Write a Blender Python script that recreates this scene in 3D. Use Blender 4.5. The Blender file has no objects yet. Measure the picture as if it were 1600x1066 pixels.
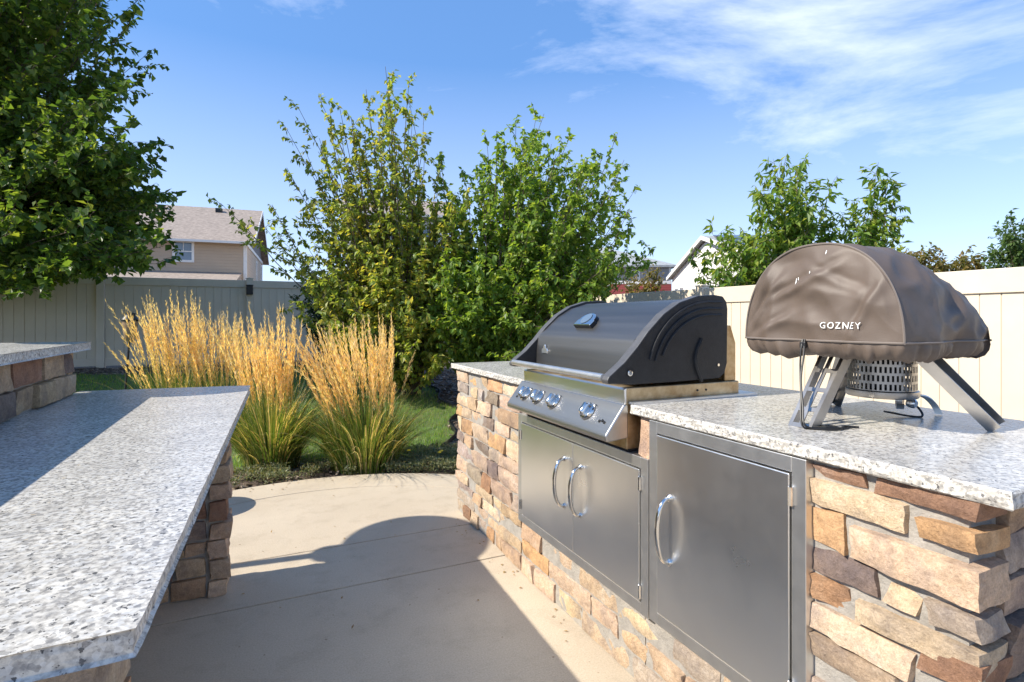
import bpy, bmesh, math, random
from mathutils import Vector, Matrix, noise
from mathutils.bvhtree import BVHTree

R = random.Random(11)
sc = bpy.context.scene
COL = sc.collection

# ------------------------------------------------------------------ camera
F, H0, CH = 850.0, 498.0, 1.19            # focal length / horizon row in photo pixels, eye height
TH = math.atan(396 / F)
S, C_ = math.sin(TH), math.cos(TH)
cam = bpy.data.cameras.new('camera')
cam.sensor_width = 36.0
cam.lens = F / 1600 * 36
cam.shift_y = -(533 - H0) / 1600
cam.clip_start = 0.02
cam.clip_end = 2000
camo = bpy.data.objects.new('camera', cam)
camo.location = (0, 0, CH)
camo.rotation_euler = (math.pi / 2, 0, -TH)
COL.objects.link(camo)
sc.camera = camo

# ------------------------------------------------------------------ sky
SUN = Vector((-1.18, 0.13, 1.0)).normalized()          # towards the sun
EL = math.asin(SUN.z)
AZ = math.atan2(SUN.x, SUN.y)
w = bpy.data.worlds.new('World')
sc.world = w
w.use_nodes = True
nt = w.node_tree
nt.nodes.clear()
out = nt.nodes.new('ShaderNodeOutputWorld')
bg = nt.nodes.new('ShaderNodeBackground')
sky = nt.nodes.new('ShaderNodeTexSky')
sky.sky_type = 'NISHITA'
sky.sun_disc = False
sky.sun_elevation = EL
sky.sun_rotation = AZ
sky.altitude = 1600
sky.air_density = 1.0
sky.dust_density = 0.15
sky.ozone_density = 3.0
tc = nt.nodes.new('ShaderNodeTexCoord')
mp = nt.nodes.new('ShaderNodeMapping')
mp.inputs['Scale'].default_value = (1.0, 1.0, 2.6)
mp.inputs['Rotation'].default_value = (0.25, 0.2, 0.6)
mp.inputs['Location'].default_value = (3.1, 1.7, 0.4)
n1 = nt.nodes.new('ShaderNodeTexNoise')
n1.inputs['Scale'].default_value = 1.7
n1.inputs['Detail'].default_value = 9
n1.inputs['Roughness'].default_value = 0.62
n1.inputs['Distortion'].default_value = 0.5
cr = nt.nodes.new('ShaderNodeValToRGB')
cr.color_ramp.elements[0].position = 0.50
cr.color_ramp.elements[1].position = 0.82
sep = nt.nodes.new('ShaderNodeSeparateXYZ')
hz = nt.nodes.new('ShaderNodeMapRange')                # thin cirrus everywhere, milkier towards the horizon
hz.inputs['From Min'].default_value = 0.0
hz.inputs['From Max'].default_value = 0.42
hz.inputs['To Min'].default_value = 0.42
hz.inputs['To Max'].default_value = 0.0
mx = nt.nodes.new('ShaderNodeMath'); mx.operation = 'MAXIMUM'
mul = nt.nodes.new('ShaderNodeMath'); mul.operation = 'MULTIPLY'; mul.inputs[1].default_value = 0.8
mix = nt.nodes.new('ShaderNodeMixRGB')
mix.inputs['Color2'].default_value = (6.2, 6.5, 7.0, 1)
L = nt.links.new
L(tc.outputs['Generated'], mp.inputs['Vector'])
L(mp.outputs['Vector'], n1.inputs['Vector'])
cb = Vector((S + 0.84 * C_, C_ - 0.84 * S, 0.40)).normalized()
dp = nt.nodes.new('ShaderNodeVectorMath'); dp.operation = 'DOT_PRODUCT'; dp.inputs[1].default_value = cb
nrm = nt.nodes.new('ShaderNodeVectorMath'); nrm.operation = 'NORMALIZE'
bias = nt.nodes.new('ShaderNodeMapRange'); bias.inputs['From Min'].default_value = 0.84; bias.inputs['From Max'].default_value = 1.0
bias.inputs['To Min'].default_value = -0.045; bias.inputs['To Max'].default_value = 0.045
addb = nt.nodes.new('ShaderNodeMath'); addb.operation = 'ADD'
L(tc.outputs['Generated'], nrm.inputs[0]); L(nrm.outputs[0], dp.inputs[0]); L(dp.outputs['Value'], bias.inputs['Value'])
L(n1.outputs['Fac'], addb.inputs[0]); L(bias.outputs[0], addb.inputs[1])
L(addb.outputs[0], cr.inputs['Fac'])
L(tc.outputs['Generated'], sep.inputs[0])
L(sep.outputs['Z'], hz.inputs['Value'])
L(cr.outputs['Color'], mul.inputs[0])
L(mul.outputs[0], mx.inputs[0])
L(hz.outputs[0], mx.inputs[1])
L(mx.outputs[0], mix.inputs['Fac'])
hs = nt.nodes.new('ShaderNodeHueSaturation'); hs.inputs['Saturation'].default_value = 1.10; hs.inputs['Value'].default_value = 1.0
even = nt.nodes.new('ShaderNodeMixRGB'); even.inputs[0].default_value = 0.55; even.inputs[2].default_value = (0.85, 1.95, 4.3, 1)   # thin high haze evens the blue
L(sky.outputs[0], hs.inputs['Color']); L(hs.outputs[0], even.inputs[1]); L(even.outputs[0], mix.inputs['Color1'])
L(mix.outputs[0], bg.inputs['Color'])
bg.inputs['Strength'].default_value = 0.14
L(bg.outputs[0], out.inputs['Surface'])

# ------------------------------------------------------------------ sun, exposure
sl = bpy.data.lights.new('sun', 'SUN')
sl.energy = 4.6
sl.angle = math.radians(0.53)
sl.color = (1.0, 0.925, 0.80)
so = bpy.data.objects.new('sun', sl)
so.rotation_euler = (-SUN).to_track_quat('-Z', 'Y').to_euler()
so.location = (-8, 1, 9)
COL.objects.link(so)
vs = sc.view_settings
vs.view_transform = 'Standard'
vs.look = 'None'
vs.exposure = 0.76
vs.gamma = 1.0
vs.use_curve_mapping = False

# ------------------------------------------------------------------ pixel helpers (a pixel is only a direction)
def dirn(px, py):
    u = (px - 800) / F
    return Vector((S + u * C_, C_ - u * S, (H0 - py) / F))
def onz(px, py, z):
    d = dirn(px, py); t = (z - CH) / d.z
    return Vector((0, 0, CH)) + d * t
def onx(px, py, x):
    d = dirn(px, py); return Vector((0, 0, CH)) + d * (x / d.x)
def ony(px, py, y):
    d = dirn(px, py); return Vector((0, 0, CH)) + d * (y / d.y)
def atD(px, py, D):
    return Vector((0, 0, CH)) + dirn(px, py) * D
def LD(lat, D):                                      # camera lateral / depth -> world x, y
    return (S * D + C_ * lat, C_ * D - S * lat)

# ------------------------------------------------------------------ materials
MATS = {}
def new_mat(name):
    m = bpy.data.materials.new(name); m.use_nodes = True
    nt = m.node_tree
    return m, nt, nt.nodes['Principled BSDF']
def N(nt, kind, **kw):
    n = nt.nodes.new(kind)
    for k, v in kw.items():
        n.inputs[k].default_value = v
    return n
def pmat(name, col, rough=0.6, metal=0.0, var=0.12, vscale=8.0, bump=0.0, bscale=60.0, stretch=(1, 1, 1),
         spec=0.5, col2=None, coord='Object', rvar=0.0):
    if name in MATS: return MATS[name]
    m, nt, b = new_mat(name)
    L = nt.links.new
    t = nt.nodes.new('ShaderNodeTexCoord')
    mp = nt.nodes.new('ShaderNodeMapping'); mp.inputs['Scale'].default_value = stretch
    L(t.outputs[coord], mp.inputs[0])
    n = N(nt, 'ShaderNodeTexNoise', Scale=vscale, Detail=6.0, Roughness=0.6)
    L(mp.outputs[0], n.inputs['Vector'])
    r = nt.nodes.new('ShaderNodeValToRGB')
    c2 = col2 or tuple(c * (1 - var * 2) for c in col)
    c1 = tuple(min(1, c * (1 + var)) for c in col)
    r.color_ramp.elements[0].color = (*c2, 1); r.color_ramp.elements[1].color = (*c1, 1)
    r.color_ramp.elements[0].position = 0.3; r.color_ramp.elements[1].position = 0.7
    L(n.outputs['Fac'], r.inputs[0]); L(r.outputs[0], b.inputs['Base Color'])
    b.inputs['Roughness'].default_value = rough
    b.inputs['Metallic'].default_value = metal
    b.inputs['Specular IOR Level'].default_value = spec
    if rvar:
        mr = nt.nodes.new('ShaderNodeMapRange')
        mr.inputs['To Min'].default_value = rough - rvar; mr.inputs['To Max'].default_value = rough + rvar
        L(n.outputs['Fac'], mr.inputs[0]); L(mr.outputs[0], b.inputs['Roughness'])
    if bump:
        n2 = N(nt, 'ShaderNodeTexNoise', Scale=bscale, Detail=5.0, Roughness=0.65)
        L(mp.outputs[0], n2.inputs['Vector'])
        bm = N(nt, 'ShaderNodeBump', Strength=bump, Distance=0.01)
        L(n2.outputs['Fac'], bm.inputs['Height']); L(bm.outputs[0], b.inputs['Normal'])
    MATS[name] = m
    return m

def granite_mat():
    m, nt, b = new_mat('granite')
    L = nt.links.new
    t = nt.nodes.new('ShaderNodeTexCoord')
    def ramp(src, p0, p1, c0, c1):
        r = nt.nodes.new('ShaderNodeValToRGB')
        r.color_ramp.elements[0].position = p0; r.color_ramp.elements[1].position = p1
        r.color_ramp.elements[0].color = (*c0, 1); r.color_ramp.elements[1].color = (*c1, 1)
        L(src, r.inputs[0]); return r.outputs[0]
    def nz(scale, det, ro=0.6):
        n = N(nt, 'ShaderNodeTexNoise', Scale=scale, Detail=det, Roughness=ro)
        L(t.outputs['Object'], n.inputs['Vector']); return n.outputs['Fac']
    def mixc(a, bcol, fac):
        x = nt.nodes.new('ShaderNodeMixRGB'); L(fac, x.inputs[0]); L(a, x.inputs[1])
        x.inputs[2].default_value = (*bcol, 1); return x.outputs[0]
    base = ramp(nz(105, 4, 0.62), 0.37, 0.59, (0.31, 0.29, 0.262), (0.69, 0.65, 0.575))
    mott = ramp(nz(60, 5, 0.7), 0.52, 0.66, (0, 0, 0), (0.62, 0.62, 0.62))
    c = mixc(base, (0.22, 0.22, 0.225), mott)
    v = N(nt, 'ShaderNodeTexVoronoi', Scale=165.0); L(t.outputs['Object'], v.inputs['Vector'])
    cellpick = nt.nodes.new('ShaderNodeSeparateColor'); L(v.outputs['Color'], cellpick.inputs[0])
    grey = ramp(cellpick.outputs[1], 0.80, 0.90, (0, 0, 0), (0.55, 0.55, 0.55))
    c = mixc(c, (0.16, 0.16, 0.165), grey)
    lite = ramp(cellpick.outputs[0], 0.70, 0.80, (0, 0, 0), (0.55, 0.55, 0.55))
    c = mixc(c, (0.70, 0.69, 0.66), lite)
    blk = ramp(nz(118, 3, 0.6), 0.615, 0.65, (0, 0, 0), (0.92, 0.92, 0.92))
    c = mixc(c, (0.04, 0.04, 0.045), blk)
    drift = ramp(nz(7, 5, 0.65), 0.40, 0.66, (0, 0, 0), (0.38, 0.38, 0.38))
    c = mixc(c, (0.30, 0.285, 0.265), drift)
    tan = ramp(nz(48, 2, 0.5), 0.70, 0.75, (0, 0, 0), (0.5, 0.5, 0.5))
    c = mixc(c, (0.55, 0.43, 0.26), tan)
    L(c, b.inputs['Base Color'])
    b.inputs['Roughness'].default_value = 0.16
    b.inputs['Specular IOR Level'].default_value = 0.38
    bm = N(nt, 'ShaderNodeBump', Strength=0.05, Distance=0.004)
    L(nz(90, 4), bm.inputs['Height']); L(bm.outputs[0], b.inputs['Normal'])
    # the split edge (vertical faces) is rough, the top is polished
    g = nt.nodes.new('ShaderNodeNewGeometry'); sx = nt.nodes.new('ShaderNodeSeparateXYZ')
    L(g.outputs['True Normal'], sx.inputs[0])
    mr = nt.nodes.new('ShaderNodeMapRange')
    mr.inputs['From Min'].default_value = 0.6; mr.inputs['From Max'].default_value = 0.95
    mr.inputs['To Min'].default_value = 0.6; mr.inputs['To Max'].default_value = 0.24
    L(sx.outputs[2], mr.inputs[0]); L(mr.outputs[0], b.inputs['Roughness'])
    return m

def stone_mat():
    m, nt, b = new_mat('ledgestone')
    L = nt.links.new
    oi = nt.nodes.new('ShaderNodeObjectInfo')
    t = nt.nodes.new('ShaderNodeTexCoord')
    add = nt.nodes.new('ShaderNodeVectorMath'); add.operation = 'ADD'
    sc_ = nt.nodes.new('ShaderNodeVectorMath'); sc_.operation = 'SCALE'; sc_.inputs['Scale'].default_value = 37.0
    L(oi.outputs['Random'], sc_.inputs[0]); L(t.outputs['Object'], add.inputs[0]); L(sc_.outputs[0], add.inputs[1])
    n = N(nt, 'ShaderNodeTexNoise', Scale=9.0, Detail=7.0, Roughness=0.62); L(add.outputs[0], n.inputs['Vector'])
    n2 = N(nt, 'ShaderNodeTexNoise', Scale=55.0, Detail=6.0, Roughness=0.7); L(add.outputs[0], n2.inputs['Vector'])
    # blotches: rusty / pale staining, then fine value noise
    r1 = nt.nodes.new('ShaderNodeValToRGB')
    e = r1.color_ramp.elements
    e[0].position = 0.34; e[0].color = (0.62, 0.55, 0.52, 1); e[1].position = 0.72; e[1].color = (1.12, 1.10, 1.05, 1)
    x = e.new(0.53); x.color = (1.06, 0.90, 0.72, 1)
    L(n.outputs['Fac'], r1.inputs[0])
    m1 = nt.nodes.new('ShaderNodeMixRGB'); m1.blend_type = 'MULTIPLY'; m1.inputs[0].default_value = 0.85
    L(oi.outputs['Color'], m1.inputs[1]); L(r1.outputs[0], m1.inputs[2])
    r2 = nt.nodes.new('ShaderNodeValToRGB')
    r2.color_ramp.elements[0].position = 0.32; r2.color_ramp.elements[0].color = (0.66, 0.64, 0.62, 1)
    r2.color_ramp.elements[1].position = 0.64; r2.color_ramp.elements[1].color = (1.1, 1.1, 1.1, 1)
    L(n2.outputs['Fac'], r2.inputs[0])
    m2 = nt.nodes.new('ShaderNodeMixRGB'); m2.blend_type = 'MULTIPLY'; m2.inputs[0].default_value = 0.75
    L(m1.outputs[0], m2.inputs[1]); L(r2.outputs[0], m2.inputs[2])
    L(m2.outputs[0], b.inputs['Base Color'])
    b.inputs['Roughness'].default_value = 0.9
    b.inputs['Specular IOR Level'].default_value = 0.25
    n3 = N(nt, 'ShaderNodeTexNoise', Scale=210.0, Detail=8.0, Roughness=0.75); L(add.outputs[0], n3.inputs['Vector'])
    r3 = nt.nodes.new('ShaderNodeValToRGB')
    r3.color_ramp.elements[0].position = 0.36; r3.color_ramp.elements[0].color = (0.70, 0.69, 0.68, 1)
    r3.color_ramp.elements[1].position = 0.60; r3.color_ramp.elements[1].color = (1.08, 1.08, 1.08, 1)
    L(n3.outputs['Fac'], r3.inputs[0])
    m3 = nt.nodes.new('ShaderNodeMixRGB'); m3.blend_type = 'MULTIPLY'; m3.inputs[0].default_value = 0.8
    L(m2.outputs[0], m3.inputs[1]); L(r3.outputs[0], m3.inputs[2]); L(m3.outputs[0], b.inputs['Base Color'])
    bm = N(nt, 'ShaderNodeBump', Strength=0.8, Distance=0.010); L(n2.outputs['Fac'], bm.inputs['Height'])
    bm2 = N(nt, 'ShaderNodeBump', Strength=0.7, Distance=0.003); L(n3.outputs['Fac'], bm2.inputs['Height']); L(bm.outputs[0], bm2.inputs['Normal'])
    L(bm2.outputs[0], b.inputs['Normal'])
    return m

def leaf_mat(name, cols, trans=0.4):
    m, nt, b = new_mat(name)
    L = nt.links.new
    g = nt.nodes.new('ShaderNodeNewGeometry')
    r = nt.nodes.new('ShaderNodeValToRGB')
    e = r.color_ramp.elements
    e[0].position = 0; e[0].color = (*cols[0], 1); e[1].position = 1; e[1].color = (*cols[-1], 1)
    for i, c in enumerate(cols[1:-1]):
        x = e.new((i + 1) / (len(cols) - 1)); x.color = (*c, 1)
    L(g.outputs['Random Per Island'], r.inputs[0])
    L(r.outputs[0], b.inputs['Base Color'])
    b.inputs['Roughness'].default_value = 0.45
    b.inputs['Specular IOR Level'].default_value = 0.4
    tr = nt.nodes.new('ShaderNodeBsdfTranslucent')
    br = nt.nodes.new('ShaderNodeMixRGB'); br.blend_type = 'MULTIPLY'; br.inputs[0].default_value = 1
    br.inputs[2].default_value = (2.3, 2.1, 0.9, 1); L(r.outputs[0], br.inputs[1]); L(br.outputs[0], tr.inputs['Color'])
    ms = nt.nodes.new('ShaderNodeMixShader'); ms.inputs[0].default_value = trans
    o = nt.nodes['Material Output']
    L(b.outputs[0], ms.inputs[1]); L(tr.outputs[0], ms.inputs[2]); L(ms.outputs[0], o.inputs['Surface'])
    return m

def siding_mat(name, col, pitch=0.16, vertical=False):
    m, nt, b = new_mat(name)
    L = nt.links.new
    t = nt.nodes.new('ShaderNodeTexCoord')
    sx = nt.nodes.new('ShaderNodeSeparateXYZ'); L(t.outputs['Object'], sx.inputs[0])
    d = nt.nodes.new('ShaderNodeMath'); d.operation = 'DIVIDE'; d.inputs[1].default_value = pitch
    if vertical:
        a = nt.nodes.new('ShaderNodeMath'); a.operation = 'ADD'; L(sx.outputs[0], a.inputs[0]); L(sx.outputs[1], a.inputs[1])
        L(a.outputs[0], d.inputs[0])
    else:
        L(sx.outputs[2], d.inputs[0])
    f = nt.nodes.new('ShaderNodeMath'); f.operation = 'FRACT'; L(d.outputs[0], f.inputs[0])
    bm = N(nt, 'ShaderNodeBump', Strength=1.0, Distance=0.03); bm.invert = True
    L(f.outputs[0], bm.inputs['Height']); L(bm.outputs[0], b.inputs['Normal'])
    n = N(nt, 'ShaderNodeTexNoise', Scale=1.5, Detail=4.0); L(t.outputs['Object'], n.inputs['Vector'])
    r = nt.nodes.new('ShaderNodeValToRGB')
    r.color_ramp.elements[0].color = (*[c * 0.9 for c in col], 1); r.color_ramp.elements[1].color = (*[c * 1.07 for c in col], 1)
    L(n.outputs['Fac'], r.inputs[0]); L(r.outputs[0], b.inputs['Base Color'])
    b.inputs['Roughness'].default_value = 0.7
    return m

def steel_mat():
    m, nt, b = new_mat('brushed_steel'); L = nt.links.new
    t = nt.nodes.new('ShaderNodeTexCoord')
    def nz(scale, st, det=5.0):
        mp = nt.nodes.new('ShaderNodeMapping'); mp.inputs['Scale'].default_value = st; L(t.outputs['Object'], mp.inputs[0])
        n = N(nt, 'ShaderNodeTexNoise', Scale=scale, Detail=det, Roughness=0.6); L(mp.outputs[0], n.inputs['Vector']); return n.outputs['Fac']
    b.inputs['Base Color'].default_value = (0.93, 0.915, 0.89, 1); b.inputs['Metallic'].default_value = 1.0
    mr = nt.nodes.new('ShaderNodeMapRange'); mr.inputs['From Min'].default_value = 0.3; mr.inputs['From Max'].default_value = 0.7
    mr.inputs['To Min'].default_value = 0.27; mr.inputs['To Max'].default_value = 0.36
    L(nz(4.0, (1, 1, 1)), mr.inputs[0]); L(mr.outputs[0], b.inputs['Roughness'])
    b1 = N(nt, 'ShaderNodeBump', Strength=0.03, Distance=0.004); L(nz(110, (1, 1, 0.03), 2.0), b1.inputs['Height'])
    b2 = N(nt, 'ShaderNodeBump', Strength=0.02, Distance=0.02); L(nz(3.5, (1, 1, 0.6), 2.0), b2.inputs['Height'])
    L(b1.outputs[0], b2.inputs['Normal']); L(b2.outputs[0], b.inputs['Normal'])
    return m
def concrete_mat():
    m, nt, b = new_mat('concrete'); L = nt.links.new
    t = nt.nodes.new('ShaderNodeTexCoord')
    def nz(scale, st=(1, 1, 1), det=6.0, ro=0.6):
        mp = nt.nodes.new('ShaderNodeMapping'); mp.inputs['Scale'].default_value = st; L(t.outputs['Object'], mp.inputs[0])
        n = N(nt, 'ShaderNodeTexNoise', Scale=scale, Detail=det, Roughness=ro); L(mp.outputs[0], n.inputs['Vector']); return n.outputs['Fac']
    def ramp(src, p0, p1, c0, c1):
        r = nt.nodes.new('ShaderNodeValToRGB'); r.color_ramp.elements[0].position = p0; r.color_ramp.elements[1].position = p1
        r.color_ramp.elements[0].color = (*c0, 1); r.color_ramp.elements[1].color = (*c1, 1); L(src, r.inputs[0]); return r.outputs[0]
    def mulc(a, c):
        x = nt.nodes.new('ShaderNodeMixRGB'); x.blend_type = 'MULTIPLY'; x.inputs[0].default_value = 1; L(a, x.inputs[1]); L(c, x.inputs[2]); return x.outputs[0]
    c = ramp(nz(1.1, det=4.0), 0.35, 0.68, (0.475, 0.400, 0.300), (0.545, 0.465, 0.355))
    c = mulc(c, ramp(nz(6.0, (1, 1, 1), 8.0, 0.7), 0.34, 0.50, (0.88, 0.87, 0.86), (1, 1, 1)))
    c = mulc(c, ramp(nz(170, (1, 1, 1), 4.0, 0.7), 0.30, 0.62, (0.80, 0.79, 0.78), (1.06, 1.06, 1.06)))
    c = mulc(c, ramp(nz(38, (1, 1, 1), 2.0, 0.5), 0.235, 0.27, (0.5, 0.45, 0.4), (1, 1, 1)))
    L(c, b.inputs['Base Color']); b.inputs['Roughness'].default_value = 0.82
    b1 = N(nt, 'ShaderNodeBump', Strength=0.35, Distance=0.004); L(nz(120, (0.10, 1.6, 1)), b1.inputs['Height'])
    b2 = N(nt, 'ShaderNodeBump', Strength=0.25, Distance=0.003); L(nz(330), b2.inputs['Height'])
    L(b1.outputs[0], b2.inputs['Normal']); L(b2.outputs[0], b.inputs['Normal'])
    return m
GRANITE = granite_mat()
STONE = stone_mat()
MORTAR = pmat('mortar', (0.36, 0.33, 0.29), 0.95, var=0.12, vscale=30, bump=0.6, bscale=120)
STEEL = steel_mat()
STEELF = pmat('steel_frame', (0.74, 0.73, 0.71), 0.42, 1.0, var=0.04, vscale=20, rvar=0.04)
PANEL = pmat('control_panel_steel', (0.50, 0.49, 0.475), 0.36, 1.0, var=0.08, vscale=10, bump=0.03, bscale=160, stretch=(1, 0.03, 1), rvar=0.06)
LEGM = pmat('leg_steel', (0.46, 0.44, 0.415), 0.36, 1.0, var=0.10, vscale=14, rvar=0.06)
CHROME = pmat('chrome', (0.72, 0.71, 0.69), 0.12, 1.0, var=0.02)
HOODS = pmat('hood_steel', (0.20, 0.198, 0.195), 0.46, 1.0, var=0.09, vscale=14, bump=0.03, bscale=150, stretch=(1, 0.03, 1), rvar=0.07)
STAIN = pmat('heat_stained_steel', (0.60, 0.48, 0.30), 0.42, 0.85, var=0.22, vscale=16, col2=(0.34, 0.20, 0.08), rvar=0.08)
CAST = pmat('black_cast', (0.018, 0.018, 0.019), 0.5, 0.0, var=0.2, vscale=30, bump=0.15, bscale=300)
CASTG = pmat('grey_cast_rim', (0.11, 0.11, 0.115), 0.5, 0.3, var=0.1, vscale=30)
BLACK = pmat('black_plastic', (0.012, 0.012, 0.013), 0.45, var=0.1)
DARK = pmat('dark_cavity', (0.02, 0.018, 0.016), 0.9)
CONC = concrete_mat()
JOINT = pmat('joint_filler', (0.16, 0.14, 0.12), 0.95)
VINYL = pmat('fence_vinyl', (0.655, 0.57, 0.445), 0.5, var=0.035, vscale=3)
FABRIC = pmat('cover_fabric', (0.122, 0.091, 0.071), 0.55, var=0.08, vscale=6, bump=0.12, bscale=500)
PIPING = pmat('cover_piping', (0.17, 0.14, 0.12), 0.6, var=0.05)
WHITE = pmat('white_print', (0.82, 0.82, 0.80), 0.6, var=0.02)
BARK = pmat('bark', (0.13, 0.095, 0.07), 0.9, var=0.3, vscale=18, bump=0.5, bscale=40, stretch=(1, 1, 0.3))
TRIM = pmat('white_trim', (0.78, 0.76, 0.72), 0.6, var=0.03)
GLASS = pmat('window_glass', (0.12, 0.17, 0.23), 0.06, var=0.15, vscale=0.8, spec=1.0)
SHINGLE = pmat('roof_shingle', (0.34, 0.28, 0.235), 0.9, var=0.2, vscale=5, bump=0.6, bscale=9, stretch=(1, 1, 3))
SHINGLEG = pmat('roof_shingle_grey', (0.33, 0.35, 0.36), 0.9, var=0.15, vscale=5, bump=0.5, bscale=9)
SOIL = pmat('soil', (0.13, 0.10, 0.075), 0.95, var=0.3, vscale=5, bump=0.8, bscale=30)
MULCH = pmat('mulch', (0.11, 0.078, 0.06), 0.95, var=0.35, vscale=22, bump=1.0, bscale=45)
TURF = pmat('turf', (0.07, 0.13, 0.025), 0.9, var=0.25, vscale=7, bump=0.8, bscale=60, col2=(0.10, 0.10, 0.04))

# ------------------------------------------------------------------ mesh helper
class MB:
    def __init__(s): s.v, s.f, s.m = [], [], []
    def add(s, vs, fs, mi=0):
        o = len(s.v); s.v += [tuple(p) for p in vs]; s.f += [tuple(i + o for i in f) for f in fs]; s.m += [mi] * len(fs)
    def box(s, x0, x1, y0, y1, z0, z1, mi=0):
        s.add([(x0, y0, z0), (x1, y0, z0), (x1, y1, z0), (x0, y1, z0), (x0, y0, z1), (x1, y0, z1), (x1, y1, z1), (x0, y1, z1)],
              [(0, 3, 2, 1), (4, 5, 6, 7), (0, 1, 5, 4), (1, 2, 6, 5), (2, 3, 7, 6), (3, 0, 4, 7)], mi); return s
    def prism(s, prof, a0, a1, axis='y', mi=0):
        n = len(prof)
        def P(p, a):
            return {'y': (p[0], a, p[1]), 'x': (a, p[0], p[1]), 'z': (p[0], p[1], a)}[axis]
        s.add([P(p, a0) for p in prof] + [P(p, a1) for p in prof],
              [tuple(range(n))[::-1], tuple(range(n, 2 * n))] + [(i, (i + 1) % n, (i + 1) % n + n, i + n) for i in range(n)], mi); return s
    def tube(s, pts, rad, n=8, mi=0, closed=False):
        pts = [Vector(p) for p in pts]
        if not hasattr(rad, '__len__'): rad = [rad] * len(pts)
        up = None; vs = []
        for i, p in enumerate(pts):
            d = (pts[min(i + 1, len(pts) - 1)] - pts[max(i - 1, 0)])
            if d.length < 1e-9: d = Vector((0, 0, 1))
            d.normalize()
            if up is None:
                up = d.orthogonal().normalized()
            else:
                up = (up - d * up.dot(d))
                up = up.normalized() if up.length > 1e-6 else d.orthogonal().normalized()
            q = d.cross(up)
            for k in range(n):
                a = 2 * math.pi * k / n
                vs.append(p + (up * math.cos(a) + q * math.sin(a)) * rad[i])
        fs = []
        for i in range(len(pts) - 1):
            for k in range(n):
                fs.append((i * n + k, i * n + (k + 1) % n, (i + 1) * n + (k + 1) % n, (i + 1) * n + k))
        if not closed:
            fs.append(tuple(range(n))[::-1]); fs.append(tuple((len(pts) - 1) * n + k for k in range(n)))
        s.add(vs, fs, mi); return s
    def lathe(s, prof, c=(0, 0, 0), n=24, mi=0, M=None):
        vs = []
        for r, z in prof:
            for k in range(n):
                a = 2 * math.pi * k / n
                p = Vector((r * math.cos(a), r * math.sin(a), z))
                if M is not None: p = M @ p
                vs.append(p + Vector(c))
        fs = []
        for i in range(len(prof) - 1):
            for k in range(n):
                fs.append((i * n + k, i * n + (k + 1) % n, (i + 1) * n + (k + 1) % n, (i + 1) * n + k))
        fs.append(tuple(range(n))[::-1]); fs.append(tuple((len(prof) - 1) * n + k for k in range(n)))
        s.add(vs, fs, mi); return s
    def build(s, name, mat, parent=None, smooth=False, bevel=0.0, recalc=True, angle=40, segs=2):
        me = bpy.data.meshes.new(name)
        off = Vector(parent.location) if parent else Vector((0, 0, 0))
        if parent and parent.parent: off = off + Vector(parent.parent.location)
        vs = [(p[0] - off.x, p[1] - off.y, p[2] - off.z) for p in s.v] if off.length else s.v
        me.from_pydata(vs, [], s.f)
        mats = mat if isinstance(mat, (list, tuple)) else [mat]
        for m in mats: me.materials.append(m)
        if len(mats) > 1: me.polygons.foreach_set('material_index', s.m)
        if recalc:
            bm = bmesh.new(); bm.from_mesh(me); bmesh.ops.recalc_face_normals(bm, faces=bm.faces); bm.to_mesh(me); bm.free()
        if smooth:
            me.polygons.foreach_set('use_smooth', [True] * len(me.polygons))
            me.set_sharp_from_angle(angle=math.radians(angle))
        me.update()
        o = bpy.data.objects.new(name, me); COL.objects.link(o)
        if parent: o.parent = parent
        if bevel:
            b = o.modifiers.new('bevel', 'BEVEL'); b.width = bevel; b.segments = segs; b.limit_method = 'ANGLE'; b.angle_limit = math.radians(35)
        return o

def tag(o, label=None, cat=None, group=None, kind=None):
    if label: o['label'] = label
    if cat: o['category'] = cat
    if group: o['group'] = group
    if kind: o['kind'] = kind
    return o
def thing(name, label, cat, loc=(0, 0, 0), group=None):
    o = bpy.data.objects.new(name, None); o.empty_display_size = 0.1
    COL.objects.link(o); o.location = loc
    return tag(o, label, cat, group)
def sub_empty(o, name): return o

# ------------------------------------------------------------------ ground
def sm(a, b, x):
    t = max(0, min(1, (x - a) / (b - a))); return t * t * (3 - 2 * t)
def gz(x, y):
    h = -0.03 + 0.30 * sm(5.0, 11.5, y) * (1 - sm(2.5, 5.0, x)) - 0.08 * sm(2.2, 5.0, x)
    return h
def sheet(name, xs, ys, dz, mat, inside=None, kind='structure', bumpy=0.0):
    mb = MB(); idx = {}
    for j, y in enumerate(ys):
        for i, x in enumerate(xs):
            idx[i, j] = len(mb.v)
            mb.v.append((x, y, gz(x, y) + dz + (bumpy * noise.noise(Vector((x * 3, y * 3, 0))) if bumpy else 0)))
    for j in range(len(ys) - 1):
        for i in range(len(xs) - 1):
            cx, cy = (xs[i] + xs[i + 1]) / 2, (ys[j] + ys[j + 1]) / 2
            if inside is None or inside(cx, cy):
                mb.f.append((idx[i, j], idx[i + 1, j], idx[i + 1, j + 1], idx[i, j + 1])); mb.m.append(0)
    o = mb.build(name, mat, recalc=False, smooth=False); tag(o, kind=kind); return o
def frange(a, b, st):
    n = max(1, round((b - a) / st)); return [a + (b - a) * i / n for i in range(n + 1)]
far = [-600, -200, -80, -40, -20]
sheet('ground', far + frange(-12, 12, 0.5) + [20, 40, 80, 200, 600], [-600, -100, -30, -10] + frange(-4, 14, 0.5) + [20, 40, 80, 200, 600], -0.03, SOIL)

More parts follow.
